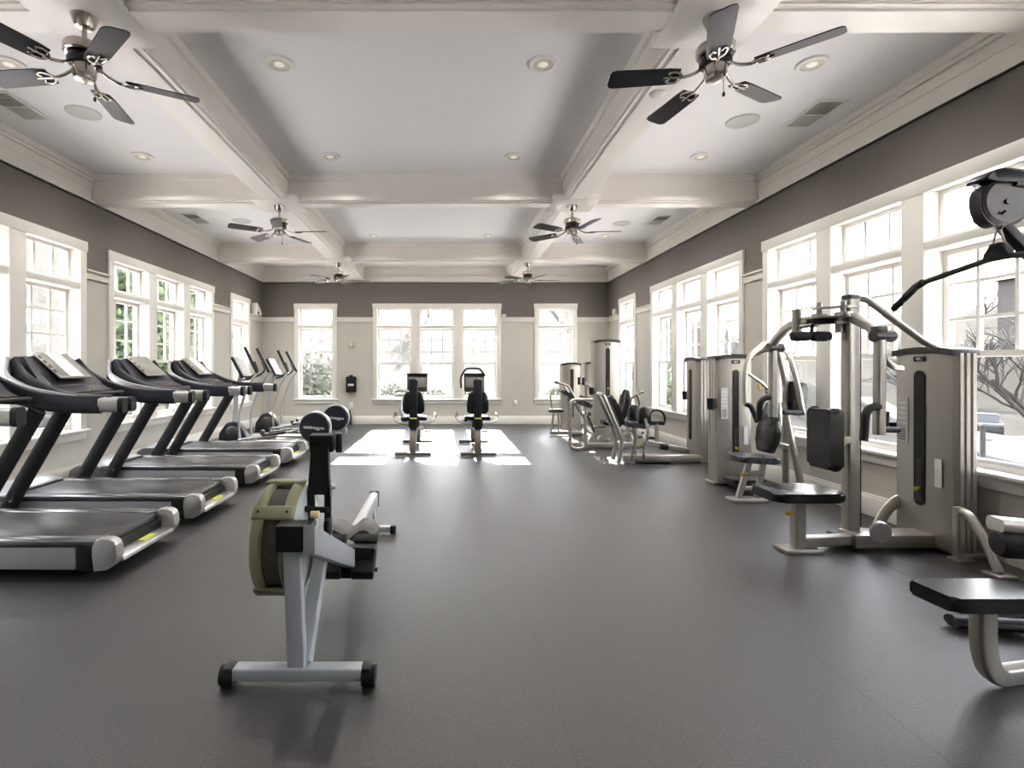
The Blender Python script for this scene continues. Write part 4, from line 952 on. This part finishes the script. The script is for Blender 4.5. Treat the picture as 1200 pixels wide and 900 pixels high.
for s, y in ((-1,7.0),(1,7.36)):
    m = MB(); pad(m, (2.66,y,.66), (1,0,0), (0,0,1), (0,1,0), .165,.23,.06,.45,.02); tp = m.build('thigh_pad', 'vinyl', t)
    m = MB(); m.tube([(2.66,y+.03*s,.62),(2.70,y+.06*s,.42),(2.64,y+.03*s,.25),(2.58,7.12+.04*s,.20)], .022, 10, .08); m.build('thigh_arm', 'chrome', tp)
    m = MB(); m.cyl((2.50,y-.12,.065),(2.95,y-.12,.055),.035,seg=16) if s < 0 else m.box((2.75,y,.29),(2.95,y+.10,.32),.008); m.build('foot_peg', 'rubber', t)
for (x, z0) in ((2.50,.03),(2.66,.03)):
    m = MB(); m.tube([(x,7.06,z0),(x+.03,7.04,.30),(x+.02,7.10,.42)], .02, 10, .08); m.build('strut', 'chrome', t)
m = MB(); m.cyl((2.60,6.97,.26),(2.60,7.03,.27),.016,seg=12); m.build('adjuster_knob', 'yellow', t)
m = MB(); m.rect([(2.97,7.35,.22),(2.97,7.35,.52)], .05,.05,rad=.01,up=(0,1,0)); hp = m.build('handle_post', 'silver', t)
m = MB(); m.tube([(2.97+.115*math.cos(R(a)),7.35,.58+.125*math.sin(R(a))) for a in range(-35,216,12)], .016, 10); m.build('handle_loop', 'black', hp)
m = MB(); m.rect([(2.865,7.35,.52),(3.075,7.35,.52)], .05,.06,rad=.012); m.build('handle_pad', 'rubber', hp)
m = MB(); m.cyl((3.0,7.30,.20),(3.10,7.30,.19),.045,seg=18); m.build('stop_roller', 'rubber', t)

# --- leg press with tall tower
t = thing('leg_press_machine', 'leg press machine with the tallest silver tower on the right and U-shaped floor loop', 'gym machine', (2.5, 8.5, 0))
tower(t, (2.755,8.90), (0,-1), .43, .24, 1.74, .075, 'VR1', -1, placard=False, slot_z=(.75,1.64), pin_z=.95)
m = MB(); m.tube([(2.30,8.20,.80),(1.96,8.20,.80),(1.95,8.20,.03),(2.19,8.20,.03),(2.19,8.20,.62)], .026, 14, .09); m.build('floor_loop', 'silver', t)
m = MB(); m.tube([(2.02,8.25,.76),(2.33,8.42,.34),(2.62,8.60,.33)], .024, 12, .08); m.build('diagonal_tube', 'silver', t)
m = MB(); m.box((2.0,8.32,.02),(3.05,8.44,.10),.012); m.box((2.70,8.40,.02),(2.84,8.92,.10),.012); m.build('base_beam', 'silver', t)
m = MB(); pad(m, (2.17,8.28,.735), (1,0,-.35), (0,1,0), (.35,0,1), .26,.30,.08,.4,.03); m.build('shoulder_pad', 'greyvinyl', t)
m = MB(); pad(m, (2.88,8.46,.70), (0,1,0), (.22,0,1), (-1,0,.22), .26,.50,.08,.4,.03); m.build('backrest', 'vinyl', t)
m = MB(); pad(m, (2.66,8.44,.40), (1,0,-.15), (0,1,0), (.15,0,1), .30,.30,.07,.3,.025); m.build('seat', 'vinyl', t)
m = MB(); m.rect([(2.70,8.44,.08),(2.70,8.44,.38)], .07,.07,rad=.01,up=(0,1,0)); m.rect([(2.95,8.46,.08),(2.97,8.46,.75)], .06,.06,rad=.01,up=(0,1,0)); m.build('seat_post', 'silver', t)
m = MB(); m.tube([(2.97,8.42,.62),(2.92,8.25,.82),(3.10,8.18,.93)], .02, 12, .06); m.tube([(3.0,8.2,.90),(3.07,8.25,.72),(2.98,8.44,.55)], .02, 12, .05); m.build('side_lever', 'silver2', t)
m = MB(); pad(m, (2.28,8.38,.42), (0,1,0), (-.4,0,1), (1,0,.4), .36,.34,.03,.2,.01); m.build('foot_platform', 'darkmetal', t)
m = MB(); m.cyl((2.36,8.36,.12),(2.36,8.44,.12),.075,seg=26); m.cyl((2.50,8.36,.15),(2.50,8.44,.15),.055,seg=22); m.build('pulley', 'alu', t)

# --- arm curl + rotary machines at the back
t = thing('arm_curl_machine', 'small silver arm curl machine with padded bench before the right back window', 'gym machine', (2.3, 10.1, 0))
tower(t, (2.53,10.5), (0,-1), .38, .2, 1.36, .07, None, 0, placard=False)
m = MB(); m.box((2.0,9.93,.02),(2.6,10.03,.09),.01); m.box((2.46,9.95,.02),(2.58,10.52,.09),.01); m.build('base_beam', 'silver', t)
for dx in (-.07,.09):
    m = MB(); m.tube([(2.07+dx,9.98,.03),(2.10+dx*.5,9.98,.45)], .02, 10); m.build('bench_leg', 'silver', t)
m = MB(); pad(m, (2.10,9.98,.48), (1,0,0), (0,1,0), (0,0,1), .28,.26,.06,.3,.02); m.build('seat', 'greyvinyl', t)
m = MB(); pad(m, (2.30,9.98,.80), (1,0,-.6), (0,1,0), (.6,0,1), .30,.42,.07,.3,.025); m.build('arm_pad', 'greyvinyl', t)
m = MB(); m.rect([(2.36,9.98,.06),(2.34,9.98,.78)], .06,.06,rad=.01,up=(0,1,0)); m.build('pad_post', 'silver', t)
m = MB(); m.tube([(2.44,9.80,.70),(2.30,9.80,.96),(2.12,9.84,1.02),(2.12,10.12,1.02),(2.30,10.16,.96),(2.44,10.16,.70)], .02, 10, .06); ar = m.build('curl_arm', 'silver', t)
m = MB(); m.tube([(2.12,9.87,1.02),(2.12,10.09,1.02)], .027, 12); m.build('grip', 'rubber', ar)
m = MB(); m.tube([(2.04,9.98,.50),(1.99,9.98,.75),(2.06,9.98,.90)], .016, 8, .05); m.build('side_handle', 'silver', t)

t = thing('torso_rotation_machine', 'silver weight machine half hidden behind the leg press tower by the back wall', 'gym machine', (2.85, 10.1, 0))
tower(t, (3.02,10.5), (0,-1), .40, .2, 1.38, .07, None, 0, placard=False)
m = MB(); m.box((2.72,9.7,.02),(3.1,9.80,.09),.01); m.box((2.96,9.75,.02),(3.08,10.52,.09),.01); m.build('base_beam', 'silver', t)
m = MB(); m.rect([(2.75,9.76,.06),(2.75,9.76,.95)], .06,.06,rad=.01,up=(0,1,0)); m.build('column', 'silver', t)
m = MB(); pad(m, (2.64,9.70,.72), (1,0,-.2), (0,1,0), (.2,0,1), .32,.30,.08,.4,.03); m.build('chest_pad', 'greyvinyl', t)
for s in (-1,1):
    m = MB(); m.tube([(2.74,9.76,.93),(2.62,9.76+s*.14,.98),(2.52,9.76+s*.16,1.05)], .022, 10, .05); ar = m.build('handle_arm', 'silver', t)
    m = MB(); m.cyl((2.53,9.76+s*.16,.98),(2.53,9.76+s*.16,1.12),.028,seg=14); m.build('grip', 'black', ar)
m = MB(); m.lathe((2.75,9.72,.98), [(0,0),(.07,0),(.08,.01),(.08,.03),(0,.04)], (0,-1,0), 24); m.build('cam', 'palegrey', t)
m = MB(); pad(m, (2.80,9.74,.44), (1,0,0), (0,1,0), (0,0,1), .34,.32,.07,.3,.02); m.build('seat', 'greyvinyl', t)
# ------------------------------------------------------------------ outdoors
def mat_ground():
    m = bpy.data.materials.new('dry winter ground'); m.use_nodes = True
    nt = m.node_tree; b = nt.nodes['Principled BSDF']; L = nt.links.new; b.inputs['Roughness'].default_value = .95
    b.inputs['Specular IOR Level'].default_value = .1
    tc = nt.nodes.new('ShaderNodeTexCoord'); n = nt.nodes.new('ShaderNodeTexNoise'); n.inputs['Scale'].default_value = 2.2; n.inputs['Detail'].default_value = 10; n.inputs['Roughness'].default_value = .75
    L(tc.outputs['Object'], n.inputs['Vector']); r = nt.nodes.new('ShaderNodeValToRGB'); e = r.color_ramp.elements
    e[0].position = .35; e[0].color = (*[c*OUT for c in (.26,.23,.19)],1); e[1].position = .65; e[1].color = (*[c*OUT for c in (.72,.67,.60)],1)
    x = r.color_ramp.elements.new(.5); x.color = (*[c*OUT for c in (.47,.44,.36)],1)
    L(n.outputs['Fac'], r.inputs['Fac']); L(r.outputs['Color'], b.inputs['Base Color']); return m
M['ground'] = mat_ground()
o_ = lambda c: tuple(x*OUT for x in c)
M['bark'] = mat('grey bark', o_((.55,.49,.43)), .9, 0, .2, 12)
M['leaf'] = mat('green leaves', (.040,.062,.02), .7, 0, .4, 6)
M['hazebark'] = mat('haze-lightened bark', (.045,.042,.038), .9, 0, .1, 12)  # bark colour lightened to stand in for outdoor haze
M['hedge'] = mat('pale grey green leaves', (.062,.068,.048), .8, 0, .3, 6)
M['road'] = mat('asphalt', o_((.62,.64,.70)), .9, 0, .08, 3)
M['kerb'] = mat('pale concrete', o_((1.6,1.55,1.45)), .9, 0, .05, 3)
M['bounce_pale'] = mat('pale bounce apron', (.74,.69,.65), .9, 0, .05, 3)  # kept bright to reflect sunlight up to the ceiling
M['brick'] = mat('faded brick', o_((.55,.46,.42)), .9, 0, .12, 6)
M['roof'] = mat('grey roof shingles', o_((.45,.44,.44)), .9, 0, .15, 6)
M['carpaint'] = mat('silver grey car paint', o_((.42,.43,.46)), .3, .3, .03, 4)
M['red'] = mat('red lamp plastic', o_((.6,.12,.10)), .3, 0, .05, 10)
M['housewall'] = mat('pale siding', o_((.72,.70,.66)), .8, 0, .05, 4)

def ss(a, b, x):
    t = min(1, max(0, (x-a)/(b-a))); return t*t*(3-2*t)
def gz(x, y):
    z = -.35
    z -= 2.55*ss(5, 20, x)*(1-ss(40, 46, x)*0)           # lawn falls to the road on the right
    r = ss(44, 75, x); b = ss(22, 64, y)
    z += max(13*r, 13.5*b*ss(5, 14, x)*(1-ss(22, 33, x)))
    z += max(14*ss(-9, -27, x), 7.5*b*(1-ss(5, 14, x)))
    z += .35*math.sin(x*.31+y*.17)*ss(14, 40, math.hypot(x, y-5))
    return z
m = MB(); N = 90
xs = [-70+150*k/N for k in range(N+1)]; ys = [-45+135*k/N for k in range(N+1)]
m.grid([[(x, y, gz(x, y)) for y in ys] for x in xs])
tag(m.build('terrain', 'ground'), kind='structure')
m = MB()
for lo, hi in (((-9.5,-9,-.6),(XL-TH-.01,YB+5,-.28)), ((XR+TH+.01,-9,-.6),(8.5,YB+5,-.28)), ((XL-TH-.01,YB+TH+.01,-.6),(XR+TH+.01,YB+5,-.28)), ((XL-TH-.01,-9,-.6),(XR+TH+.01,YF-TH-.01,-.28))): m.box(lo, hi)
tag(m.build('trim_90', 'bounce_pale'), kind='structure')  # added ground strip below the sills, bounces light indoors
# road and kerb following the fall of the land
m = MB(); rows = []
for k in range(33):
    y = -30+k*2; cx = 31+.00*(y) + 5*math.sin((y-10)*.02)
    rows.append([(cx+d, y, gz(cx+d, y)+.06) for d in (-6,-3,0,3,6)])
m.grid(rows); tag(m.build('road', 'road'), kind='structure')
m = MB(); m.sweep([(31+5*math.sin((y-10)*.02)-6.6, y, gz(25,y)+.1) for y in range(-30,36,3)], rrect(1.3,.3,.05)); tag(m.build('kerb', 'kerb'), kind='structure')

# bare trees
def bare_tree_meshes(seed, h):
    rnd = random.Random(seed); tr = MB(); br = MB()
    def grow(m, p, d, L, r, lv):
        pts = [p]; q = V(p); dd = V(d)
        for k in range(3):
            dd = (dd + V((rnd.uniform(-.2,.2),rnd.uniform(-.2,.2),rnd.uniform(-.05,.15)))).normalized(); q = q+dd*L/3; pts.append(q)
        m.sweep(pts, [(r*math.cos(2*math.pi*k/5), r*math.sin(2*math.pi*k/5)) for k in range(5)], (0,1,0), scales=[1,.88,.76,.62])
        if lv == 0: return
        for k in range(4 if lv > 1 else 5):
            a = rnd.uniform(0, 6.28); t = rnd.uniform(.45,1)
            base = pts[0].lerp(pts[-1], t) if lv < 4 else pts[-1].lerp(pts[1], rnd.uniform(0,.6))
            nd = (dd*.9 + V((math.cos(a), math.sin(a), rnd.uniform(-.1,.4)))*.75).normalized()
            grow(br, base, nd, L*rnd.uniform(.55,.8), r*.52, lv-1)
    grow(tr, V((0,0,-.3)), V((0,0,1)), h*.42, h*.022, 4)
    return tr, br
protos = []
def bare_tree(kind, loc, s, rz, lab, grp):
    if 'back' in grp: kind += 3
    while len(protos) <= kind:
        k = len(protos); tr, br = bare_tree_meshes(11+k, 8.); bm_ = 'bark' if k < 3 else 'hazebark'
        t = thing('bare_tree', '', 'tree', (0,0,0)); tr.build('trunk', bm_, t); br.build('branches', bm_, t); protos.append(t)
    used = protos[kind].get('_u')
    o = copy_tree(protos[kind]) if used else protos[kind]
    protos[kind]['_u'] = 1
    o.location = loc; o.rotation_euler = (0,0,rz); o.scale = (s,s,s); o['label'] = lab; o['group'] = grp
rnd = random.Random(3)
sets = [('bare winter tree on the slope outside the right windows', 'bare trees right', [(rnd.uniform(24,27) if k == 0 else rnd.uniform(42,64), y) for k, y in enumerate((11,4,10,16,22,28,34,40,47,54,62,70))]),
        ('bare winter tree on the bank outside the left windows', 'bare trees left', [(rnd.uniform(-34,-13), y) for y in (2,6,9,13,16,19,23,27,31,36)]),
        ('bare haze-paled tree on the rise beyond the right windows toward the back', 'bare trees back right', [(rnd.uniform(11,36), rnd.uniform(34,58)) for k in range(12)]),
        ('bare haze-paled tree far beyond the back windows', 'bare trees back', [(x, rnd.uniform(38,60)) for x in (-26,-20,-15,-10,-6,-2,2,6,10,15,20)])]
placed = []
for lab, grp, pts in sets:
    for k, (x, y) in enumerate(pts):
        if any(math.hypot(x-px_, y-py_) < 6.5 for px_, py_ in placed): continue
        if any(abs(x-bx) < 5+sx and abs(y-by) < 5+sy for bx, by, sx, sy in ((60,36,6,15),)): continue
        placed.append((x, y))
        bare_tree(k % 3, (x, y, gz(x,y)), rnd.uniform(.75,1.0), rnd.uniform(0,6), lab, grp)
bare_tree(1, (15.2, 13.4, gz(15.2,13.4)), .8, 1.0, 'nearest bare tree with forked trunk outside the right-hand windows', 'bare tree on the lawn')

# leafy shrubs
def shrub(name, loc, rx, ry, h, mt, lab, n=900, leaf=.09, grp=None, base=0.):
    t = thing(name, lab, 'shrub' if 'shrub' in name or 'hedge' in name else 'tree', loc, grp)
    rr = random.Random(len(name) + int(loc[0]*10)); m = MB(); loc = V(loc)
    for k in range(n):
        u = rr.uniform(0, 1)**.6; a = rr.uniform(0, 6.283); z = rr.uniform(-1, 1); q = math.sqrt(1-z*z)
        p = loc + V((rx*u*q*math.cos(a), ry*u*q*math.sin(a), base+(h-base)*(.52+.48*z*u)))
        d = V((rr.uniform(-1,1), rr.uniform(-1,1), rr.uniform(-1,1))).normalized(); e = d.orthogonal().normalized(); g = leaf*rr.uniform(.6,1.3)
        vs = [m.bm.verts.new(p+x) for x in (d*g, e*g*.5, -d*g, -e*g*.5)]; m.bm.faces.new(vs)
    m.build('foliage', mt, t)
    m = MB()
    for k in range(4):
        a = k*1.6; m.tube([loc+V((.05*math.cos(a),.05*math.sin(a),-.2)), loc+V((.2*rx*math.cos(a),.2*ry*math.sin(a),max(base,.3*h))), loc+V((.5*rx*math.cos(a),.5*ry*math.sin(a),base+.7*(h-base)))], .02+.008*h, 6)
    m.build('stems', 'bark', t)
shrub('leafy_tree', (-8.6,14.6,-.4), 1.5, 1.6, 6.0, 'leaf', 'green leafy tree outside the left triple window', 3200, .15)
shrub('leafy_tree', (-9.5,18.2,-.4), 1.5, 1.6, 5.5, 'leaf', 'green leafy tree outside the far left single window', 2600, .15)
shrub('shrub', (5.7,13.8,-.5), .9, 1.3, 1.9, 'leaf', 'green shrub low outside the far right triple window', 1800, .09)
shrub('shrub', (5.9,17.0,-.5), .8, 1.1, 2.6, 'leaf', 'green shrub outside the far right single window', 1500, .10)
shrub('hedge_shrub', (-4.2,16.0,-.4), 1.7, .9, 2.2, 'hedge', 'rounded pale shrub outside the left back window', 2400, .09)
for k, (x, hh) in enumerate(((-1.6,1.25),(-.4,1.1),(.7,1.2),(2.0,1.0),(3.4,1.2))):
    shrub('hedge_shrub', (x,15.6,-.4), .5, .5, hh, 'hedge', 'low pale shrub '+('left end of','second from left in','middle of','second from right in','right end of')[k]+' the row outside the back windows', 800, .07, 'low shrubs outside the back windows')

# buildings outside
def house(loc, sx, sy, h, wall, lab, wins, rz=0):
    t = thing('building', lab, 'building', (0,0,0)); L0 = V(loc)
    def add(m, name, mt, par):
        return m.build(name, mt, par)
    m = MB(); m.box((-sx/2,-sy/2,-1),(sx/2,sy/2,h)); w = add(m, 'wall', wall, t)
    m = MB(); m.prism([(-sx/2-.5,-sy/2-.4,h),(sx/2+.5,-sy/2-.4,h),(0,-sy/2-.4,h+sx*.28)], (0,sy+.8,0)); add(m, 'roof', 'roof', t)
    for (u, z) in wins:
        m = MB(); m.box((-sx/2-.06,u-.6,z-.9),(-sx/2+.05,u+.6,z+.9)); m.box((sx/2-.05,u-.6,z-.9),(sx/2+.06,u+.6,z+.9)); f = add(m, 'window', 'housewall', t)
        m = MB(); m.box((-sx/2-.08,u-.5,z-.8),(-sx/2-.05,u+.5,z+.8)); m.box((sx/2+.05,u-.5,z-.8),(sx/2+.08,u+.5,z+.8)); add(m, 'pane', 'road', f)
    t.location = L0; t.rotation_euler = (0,0,rz)
house((60,36,gz(60,36)), 12, 30, 6, 'brick', 'long brick building on the hill outside the right windows', [(u, z) for u in (-12,-8,-4,0,4,8,12) for z in (1.6,4.4)])

# car and lamp post
CX, CY = 34.2, 33.2; CZ = gz(CX,CY)+.06; cx = cy = cz = 0.
t = thing('car', 'silver grey car on the road outside the right window', 'car', (0,0,0))
m = MB(); m.prism(fillet([(cx-.9,cy-2.2,cz+.35),(cx-.9,cy-2.2,cz+.85),(cx-.9,cy-1.9,cz+.98),(cx-.9,cy+1.0,cz+.95),(cx-.9,cy+2.1,cz+.75),(cx-.9,cy+2.2,cz+.35),(cx-.9,cy-2.2,cz+.35)],.15,3)[:-1], (1.8,0,0), .08, 2); m.build('body', 'carpaint', t)
m = MB(); m.prism([(cx-.72,cy-1.7,cz+.95),(cx-.62,cy-1.2,cz+1.42),(cx-.62,cy+.1,cz+1.42),(cx-.72,cy+.95,cz+.93)], (1.4,0,0), .06, 2); m.build('cabin_glass', 'road', t)
m = MB(); m.box((cx-.62,cy-1.2,cz+1.40),(cx+.62,cy+.1,cz+1.46),.02); m.build('roof_panel', 'carpaint', t)
for s in (-1,1):
    m = MB(); m.box((cx+s*.84-.12,cy-2.24,cz+.68),(cx+s*.84+.04,cy-2.12,cz+.84),.02); m.build('tail_light', 'red', t)
    for dy in (-1.35,1.35):
        m = MB(); m.lathe((cx+s*.72,cy+dy,cz+.32), [(0,0),(.2,0),(.32,.02),(.32,.17),(.2,.19),(0,.19)], (s,0,0), 20); m.build('wheel', 'black', t)
t.location = (CX,CY,CZ); t.rotation_euler = (0,0,R(-46))
t = thing('sign_post', 'thin grey post on the lawn outside the right window', 'post', (16.9,16.4,gz(16.9,16.4)))
m = MB(); m.cyl((16.9,16.4,gz(16.9,16.4)-.2),(16.9,16.4,gz(16.9,16.4)+2.0),.07,seg=12); m.build('post', 'bark', t)
m = MB(); m.lathe((16.9,16.4,gz(16.9,16.4)+2.0), [(.09,0),(.09,.05),(.03,.10),(0,.11)], seg=12); m.build('cap', 'bark', t)
for k, (x, y) in enumerate(((17.6,17.3),(20.0,15.6))):
    shrub('shrub', (x,y,gz(x,y)), .9, .8, .9, 'hedge', ('low round shrub beside the thin post outside the right window','low olive shrub by the kerb outside the right window')[k], 500, .08)

# ------------------------------------------------------------------ light
w = bpy.data.worlds.new('world'); scene.world = w; w.use_nodes = True
nt = w.node_tree; bg = nt.nodes['Background']
tc = nt.nodes.new('ShaderNodeTexCoord'); sp = nt.nodes.new('ShaderNodeSeparateXYZ'); nt.links.new(tc.outputs['Generated'], sp.inputs['Vector'])
rp = nt.nodes.new('ShaderNodeValToRGB'); e = rp.color_ramp.elements
e[0].position = 0.0; e[0].color = (1.0,.97,.92,1); e[1].position = .6; e[1].color = (.84,.87,1.0,1)
nt.links.new(sp.outputs['Z'], rp.inputs['Fac']); nt.links.new(rp.outputs['Color'], bg.inputs['Color']); bg.inputs['Strength'].default_value = SKY
sl = bpy.data.lights.new('sun', 'SUN'); sl.energy = SUN; sl.angle = R(.6); sl.color = (1,.935,.86)
so = bpy.data.objects.new('sun', sl); COL.objects.link(so); so.rotation_euler = (R(-62.7), 0, 0)   # low sun straight through the back windows

# ------------------------------------------------------------------ camera
cam = bpy.data.cameras.new('camera'); cam.sensor_width = 36; cam.sensor_fit = 'HORIZONTAL'; cam.lens = 36*610/1200
cam.shift_x = (600-523)/1200; cam.shift_y = -(450-431)/1200; cam.clip_start = .05; cam.clip_end = 300
co = bpy.data.objects.new('camera', cam); COL.objects.link(co); co.location = (0,0,1.3); co.rotation_euler = (R(90),0,0)
scene.camera = co
vs = scene.view_settings; vs.view_transform = 'Standard'; vs.look = 'None'; vs.gamma = 1; vs.use_curve_mapping = False; vs.exposure = EXPO
scene.cycles.max_bounces = 10; scene.cycles.diffuse_bounces = 6; scene.cycles.transparent_max_bounces = 12
scene.cycles.use_denoising = True; scene.cycles.sample_clamp_indirect = 8
scene.cycles.caustics_reflective = False
for o in scene.objects:
    if '_o' in o: del o['_o']
    if '_u' in o: del o['_u']
